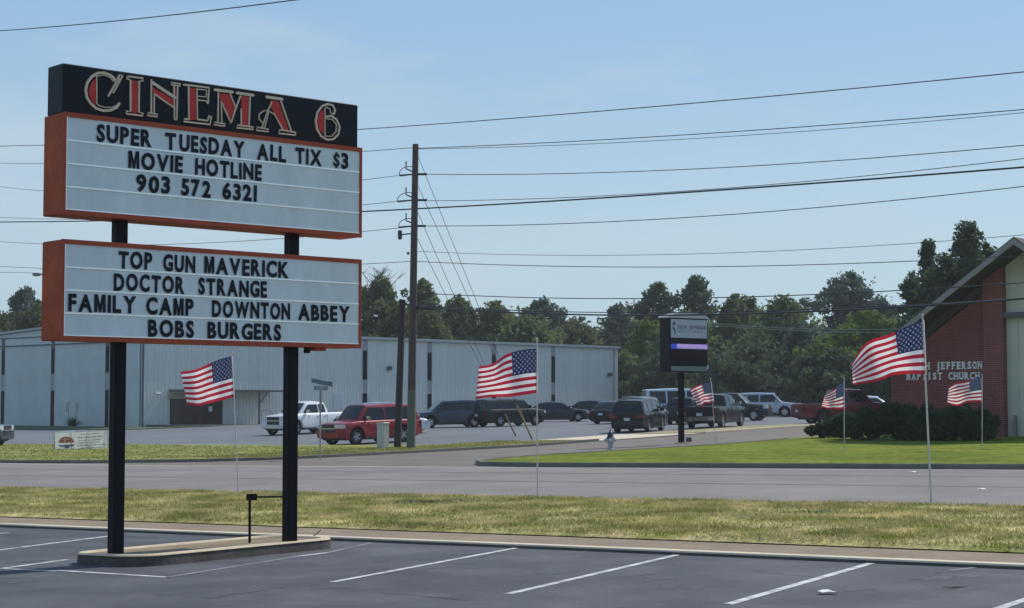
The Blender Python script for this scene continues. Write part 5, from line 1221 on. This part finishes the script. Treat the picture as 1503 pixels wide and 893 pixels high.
# ================================================================ TREES
leafm = {}
def leaf_mat(name, c1, c2):
    return A(name, c1, .75, col2=c2, scale=.35, sharp=.5, var=.35, var2=.3, scale2=2.4, spec=.2, trans=.42)
LM = dict(oak=leaf_mat('leaf_oak', (.12, .170, .070), (.165, .200, .075)), dark=leaf_mat('leaf_dark', (.070, .110, .062), (.105, .145, .066)), lime=leaf_mat('leaf_lime', (.115, .185, .030), (.16, .21, .04)),
          olive=leaf_mat('leaf_olive', (.095, .125, .050), (.15, .155, .065)), teal=leaf_mat('leaf_teal', (.080, .120, .092), (.105, .138, .092)))
bark = A('bark', (.07, .055, .045), .9, var=.3, scale=3)
def leaf_cloud(centers, radii, n_per, size, seed, flat=.8):
    r = np.random.default_rng(seed); C_ = []; 
    for (c, rad, n) in zip(centers, radii, n_per):
        d = r.normal(size=(n, 3)); d /= np.linalg.norm(d, axis=1)[:, None]; q = r.uniform(.35, 1.0, n) ** .45
        C_.append(np.array(c) + d * q[:, None] * np.array([rad, rad, rad * flat]) + r.normal(0, .10, (n, 3)) * rad)
    P = np.concatenate(C_); n = len(P)
    a = r.normal(size=(n, 3)); a /= np.linalg.norm(a, axis=1)[:, None]; b = np.cross(a, r.normal(size=(n, 3))); b /= np.linalg.norm(b, axis=1)[:, None]
    s = size * r.uniform(.5, 1.3, n)[:, None]
    V = np.stack([P - a * s, P - b * s * .45, P + a * s, P + b * s * .45], 1)
    return V.reshape(-1, 3), np.arange(n * 4).reshape(-1, 4)
def tree(px, topy, wpx, d, lm, seed, label, trunk=.35, basey=None, shape='round', dens=1.0, group='trees', name='tree', leafsz=.26, bare=False, hole=0):
    base = at(px, 600, d); base.z = gxy(base.x, base.y); H_ = at(px, topy, d).z - base.z; rw = wpx * d / F
    root = thing(name, label, 'tree', base, group=group); r = random.Random(seed)
    mb = MB(); lean = Vector((r.uniform(-.03, .03), r.uniform(-.03, .03), 0)) * H_
    th_ = H_ * trunk; cr = max(.14, H_ * .02)
    mb.tube([(0, 0, -.2), Vector((0, 0, th_ * .5)) + lean * .4, Vector((0, 0, th_)) + lean, Vector((0, 0, H_ * .8)) + lean * 1.4], [cr * 1.3, cr, cr * .85, cr * .25], 8)
    cents, rads, ns = [], [], []
    ch_ = H_ * (1 - trunk * .75); z0_ = H_ - ch_
    fr_ = [(r.choice([2, 3, 4, 5, 7]), r.choice([1, 2, 3, 5]), r.uniform(0, 6.28), r.uniform(.10, .26)) for _ in range(7)]
    def env(v, a):
        if shape == 'round': p = (max(0, 1 - max(0, (v - .42) / .58) ** 2.2)) ** .5 * min(1, .72 + v)
        elif shape == 'flat': p = (.35 + 1.1 * v if v < .6 else 1.0) * (max(0, 1 - max(0, (v - .62) / .38) ** 2)) ** .5
        elif shape == 'cone': p = 1.05 - v ** 1.1
        else: p = .80 * (1 - v ** 2.6) + .10
        nz_ = sum(am * math.sin(k1 * a + k2 * 3.1 * v + ph) for k1, k2, ph, am in fr_)
        return rw * p * (1 + max(-.35, min(.32, nz_)))
    ntop = 0
    nsp = max(3, int(rw * 1.1)); spires = [(r.uniform(0, 6.28), r.uniform(0, .75), r.uniform(.5, 1.0)) for _ in range(nsp)]
    nc = int((70 + 26 * rw + 2.2 * rw * ch_ * .5) * dens)
    for i in range(nc):
        a = r.uniform(0, 6.283); v = r.random() ** .85
        q = r.uniform(.55, 1.05) if r.random() < .72 else r.uniform(.1, .6)
        rr = env(v, a) * q; zz_ = z0_ + ch_ * v * .985
        # the crown's roof is broken up: local height varies with direction
        lh = 1 - .16 * (1 + math.sin(3 * a + fr_[0][2]) * math.cos(2 * a + fr_[1][2])) * min(1, rr / (rw * .5 + .01)); zz_ = z0_ + (zz_ - z0_) * lh
        rad = r.uniform(.30, .85) * (.8 if shape in ('cone', 'column') else 1) * min(1.25, .6 + rw * .09)
        cents.append((rr * math.cos(a), rr * math.sin(a), zz_ - rad * .4)); rads.append(rad); ns.append(int((26 + 74 * rad * rad) * (.26 / leafsz) ** 1.3))
    for (a, q, hh_) in (spires if shape != 'flat' else []):                 # twiggy tops standing clear of the mass
        x_, y_ = rw * q * .6 * math.cos(a), rw * q * .6 * math.sin(a); zt_ = H_ - (1 - hh_) * ch_ * .22 - q * ch_ * .12
        for j in range(5):
            rad = .22 + .09 * j; cents.append((x_ + r.uniform(-.2, .2) * j, y_ + r.uniform(-.2, .2) * j, zt_ - .38 * j)); rads.append(rad); ns.append(int((8 + 60 * rad * rad) * (.26 / leafsz) ** 1.3))
        mb.tube([Vector((x_ * .3, y_ * .3, H_ * .55)), Vector((x_, y_, zt_))], [cr * .3, cr * .06], 4)
    nf = 6
    for i in range(nf):                        # inner foliage
        v = (i + .5) / nf; cents.append((0, 0, z0_ + ch_ * v * .92)); rr = env(v, i * 1.3) * .62; rads.append(max(.5, rr)); ns.append(int(40 * rr * rr * (.5 if shape == 'flat' else 1)))
    for i in range(12):
        a = r.uniform(0, 6.283); v = r.uniform(.2, .9); rr = env(v, a) * .8; e_ = Vector((rr * math.cos(a), rr * math.sin(a), z0_ + ch_ * v))
        st_ = Vector((0, 0, min(th_ * r.uniform(.8, 1.3), e_.z * .8))) + lean; mid = st_.lerp(e_, .5) + Vector((r.uniform(-.3, .3), r.uniform(-.3, .3), -.02 * H_))
        mb.tube([st_, mid, e_], [cr * .45, cr * .28, cr * .06], 5)
    if bare:
        for i in range(26):
            st_ = Vector((r.uniform(-.3, .3) * rw, r.uniform(-.3, .3) * rw, H_ * r.uniform(.8, .95))); e_ = st_ + Vector((r.uniform(-.55, .55) * rw, r.uniform(-.3, .3) * rw, H_ * r.uniform(.06, .20))); m_ = st_.lerp(e_, .5) + Vector((0, 0, .1)); mb.tube([st_, m_, e_], [.05, .035, .015], 4)
            for _ in range(3):
                e2 = m_ + Vector((r.uniform(-.9, .9), r.uniform(-.5, .5), r.uniform(.2, 1.0))); mb.tube([m_, e2], [.025, .01], 4)
    mb.build('trunk', bark, root, smooth=60)
    V, Fc = leaf_cloud(cents, rads, ns, leafsz, seed); o = link('crown', np_mesh('crown', V, Fc, LM[lm]), root)
    return root
T = tree
T(-20, 440, 74, 176, 'olive', 1, 'green tree beyond the metal building at the left edge of the photo', trunk=.1)
T(34, 418, 32, 205, 'teal', 2, 'spreading crown rising above the trees left of the cinema sign', shape='flat', trunk=.6)
T(58, 440, 66, 182, 'olive', 3, 'bushy tree beyond the metal building close left of the cinema sign', trunk=.1)
T(140, 440, 90, 190, 'oak', 31, 'tree behind the metal building hidden by the cinema sign', dens=.6)
T(505, 408, 60, 172, 'oak', 4, 'tree behind the building partly covered by the right end of the sign', trunk=.2)
T(558, 403, 58, 170, 'oak', 5, 'dark tree with bare twigs on top between the sign and the utility pole', bare=True, trunk=.2)
T(622, 408, 30, 172, 'oak', 6, 'tree directly behind the tall utility pole', trunk=.4, dens=.8)
T(585, 448, 66, 166, 'olive', 61, 'lower bushy tree at the foot of the one with bare twigs', trunk=.1)
T(630, 452, 50, 164, 'olive', 62, 'lower olive tree just right of the tall utility pole', trunk=.1)
T(672, 432, 62, 178, 'oak', 7, 'rounded green tree well right of the utility pole', trunk=.12)
T(732, 440, 66, 176, 'oak', 8, 'green tree above the middle american flag', trunk=.1)
T(797, 437, 50, 205, 'teal', 9, 'flat topped bluish tree beyond the middle of the building', shape='flat', trunk=.45)
T(845, 468, 70, 180, 'olive', 10, 'low olive tree above the right end of the building', trunk=.1)
T(775, 464, 80, 172, 'oak', 101, 'low wide tree behind the building roof line right of the flag', trunk=.1)
T(905, 448, 54, 210, 'teal', 11, 'hazy distant tree left of the black church signpost', trunk=.25)
T(952, 466, 50, 176, 'lime', 12, 'bright green tree between the building corner and the signpost', trunk=.1)
T(935, 510, 34, 182, 'dark', 13, 'dark low tree at the corner of the metal building', trunk=.05)
T(965, 411, 44, 190, 'dark', 14, 'dark ragged tree top left above the church signpost', trunk=.35, dens=.8)
T(1024, 402, 46, 186, 'dark', 15, 'tall dark ragged tree directly above the church signpost', trunk=.35, dens=.8)
T(1082, 424, 70, 172, 'oak', 16, 'tall leafy tree right of the church signpost', trunk=.08)
T(1012, 455, 76, 170, 'oak', 17, 'wide tree mass behind the church signpost', trunk=.06)
T(975, 520, 54, 156, 'dark', 172, 'dark low tree behind the pale van', trunk=.05)
T(1150, 432, 72, 166, 'oak', 18, 'leafy tree behind the silver suv', trunk=.08)
T(1182, 470, 56, 156, 'teal', 19, 'lower grey green tree left of the bright green one', trunk=.06)
T(1100, 505, 90, 154, 'dark', 20, 'dark understorey tree behind the parked suvs', trunk=.05)
T(1250, 397, 58, 190, 'teal', 21, 'broad flat topped tree seen in the gap left of the church', shape='flat', trunk=.5)
T(1290, 430, 60, 188, 'teal', 211, 'lower bluish tree below the flat topped one', trunk=.2)
T(1266, 456, 84, 150, 'lime', 22, 'bright green rounded tree left of the largest flag', trunk=.1)
T(1230, 510, 80, 144, 'dark', 23, 'dark shaded trees behind the red pickup', trunk=.05)
T(1310, 495, 64, 140, 'dark', 24, 'dark shaded tree beside the left corner of the church', trunk=.05)
T(1426, 318, 42, 102, 'dark', 25, 'tallest ragged dark tree rising behind the church roof', trunk=.1, leafsz=.17, dens=1.2)
T(1390, 372, 52, 103, 'dark', 252, 'dark tree filling in left of the tallest one by the church', trunk=.15, leafsz=.17, dens=1.1)
T(1364, 350, 30, 106, 'dark', 26, 'narrow spiky dark tree just left of the tallest one by the church', trunk=.15, shape='cone', leafsz=.17)
T(1342, 392, 30, 108, 'dark', 261, 'dark tree at the foot of the spiky one beside the church roof', trunk=.12, leafsz=.17)
T(1452, 350, 34, 104, 'dark', 27, 'dark tree touching the church roof right of the tallest one', trunk=.2, leafsz=.17, dens=1.0)
# far wood closing the horizon
r_ = np.random.default_rng(77); cents, rads, ns = [], [], []
for i in range(250):
    px = -260 + i * 8.2; d = 225 + 25 * r_.random(); b = at(px, 600, d); g_ = gxy(b.x, b.y); hh = 9 + 2.2 * math.sin(i * .31) + 1.2 * math.sin(i * .83)
    for z in (2, 5, 8, hh): cents.append((b.x, b.y, g_ + z + r_.uniform(-1, 1))); rads.append(3.0); ns.append(210)
V, Fc = leaf_cloud(cents, rads, ns, .42, 78); o = link('far_woods', np_mesh('far_woods', V, Fc, LM['oak'])); o['kind'] = 'stuff'
# hedge shrubs along the church
shrub_m = leaf_mat('leaf_shrub', (.038, .072, .040), (.065, .100, .046))
def shrub(px, basey, topy, wpx, d, seed, label, flat=.9):
    b = at(px, basey, d); b.z = gxy(b.x, b.y) + .08; H_ = at(px, topy, d).z - b.z; rw = wpx * d / F
    root = thing('shrub', label, 'shrub', b, group='dark shrubs along the church wall'); r = random.Random(seed); cents, rads, ns = [], [], []
    for i in range(26):
        a = r.uniform(0, 6.283); rr = rw * math.sqrt(r.random()) * .85; v = r.random(); rad = r.uniform(.28, .5) * min(1.3, H_ * .6); zc = .15 * H_ + (H_ - rad * .8 - .15 * H_) * v * math.sqrt(max(0, 1 - (rr / rw) ** 2 * .55))
        cents.append((rr * math.cos(a), rr * math.sin(a) * .8, zc)); rads.append(rad); ns.append(170)
    mb = MB()
    for i in range(6):
        a = r.uniform(0, 6.28); mb.tube([(0, 0, -.05), (rw * .3 * math.cos(a), rw * .3 * math.sin(a), H_ * .5)], [.03, .015], 5)
    mb.build('stems', bark, root)
    V, Fc = leaf_cloud(cents, rads, ns, .085, seed); link('foliage', np_mesh('foliage', V, Fc, shrub_m), root)
for a in [(1206, 648, 618, 24, 74.5, 1, 'lowest shrub at the left end of the church hedge'), (1238, 648, 603, 26, 72, 2, 'shrub behind the small flag pole left of the hedge'), (1275, 648, 594, 30, 70, 3, 'shrub under the hood of the red pickup'),
          (1318, 648, 588, 30, 69, 4, 'shrub at the left corner of the brick wall'), (1360, 648, 592, 30, 68, 5, 'shrub behind the pole of the largest flag'), (1402, 648, 590, 28, 66.8, 6, 'shrub left of the small flag on the church wall'), (1440, 648, 597, 26, 66.2, 7, 'shrub at the right end of the hedge by the pale panel')]:
    shrub(*a)
# ================================================================ HAZE
hzm = bpy.data.materials.new('summer_haze'); hzm.use_nodes = True; hn = hzm.node_tree.nodes; hn.clear()
ho_ = hn.new('ShaderNodeOutputMaterial'); pv = hn.new('ShaderNodeVolumePrincipled'); pv.inputs['Color'].default_value = (.93, .96, 1, 1); pv.inputs['Density'].default_value = .0003; pv.inputs['Anisotropy'].default_value = .2
hzm.node_tree.links.new(pv.outputs[0], ho_.inputs['Volume'])
mb = MB(); mb.box(-1600, 1600, -700, 2200, -2.6, 24); hb_ = mb.build('haze', hzm, kind='stuff')
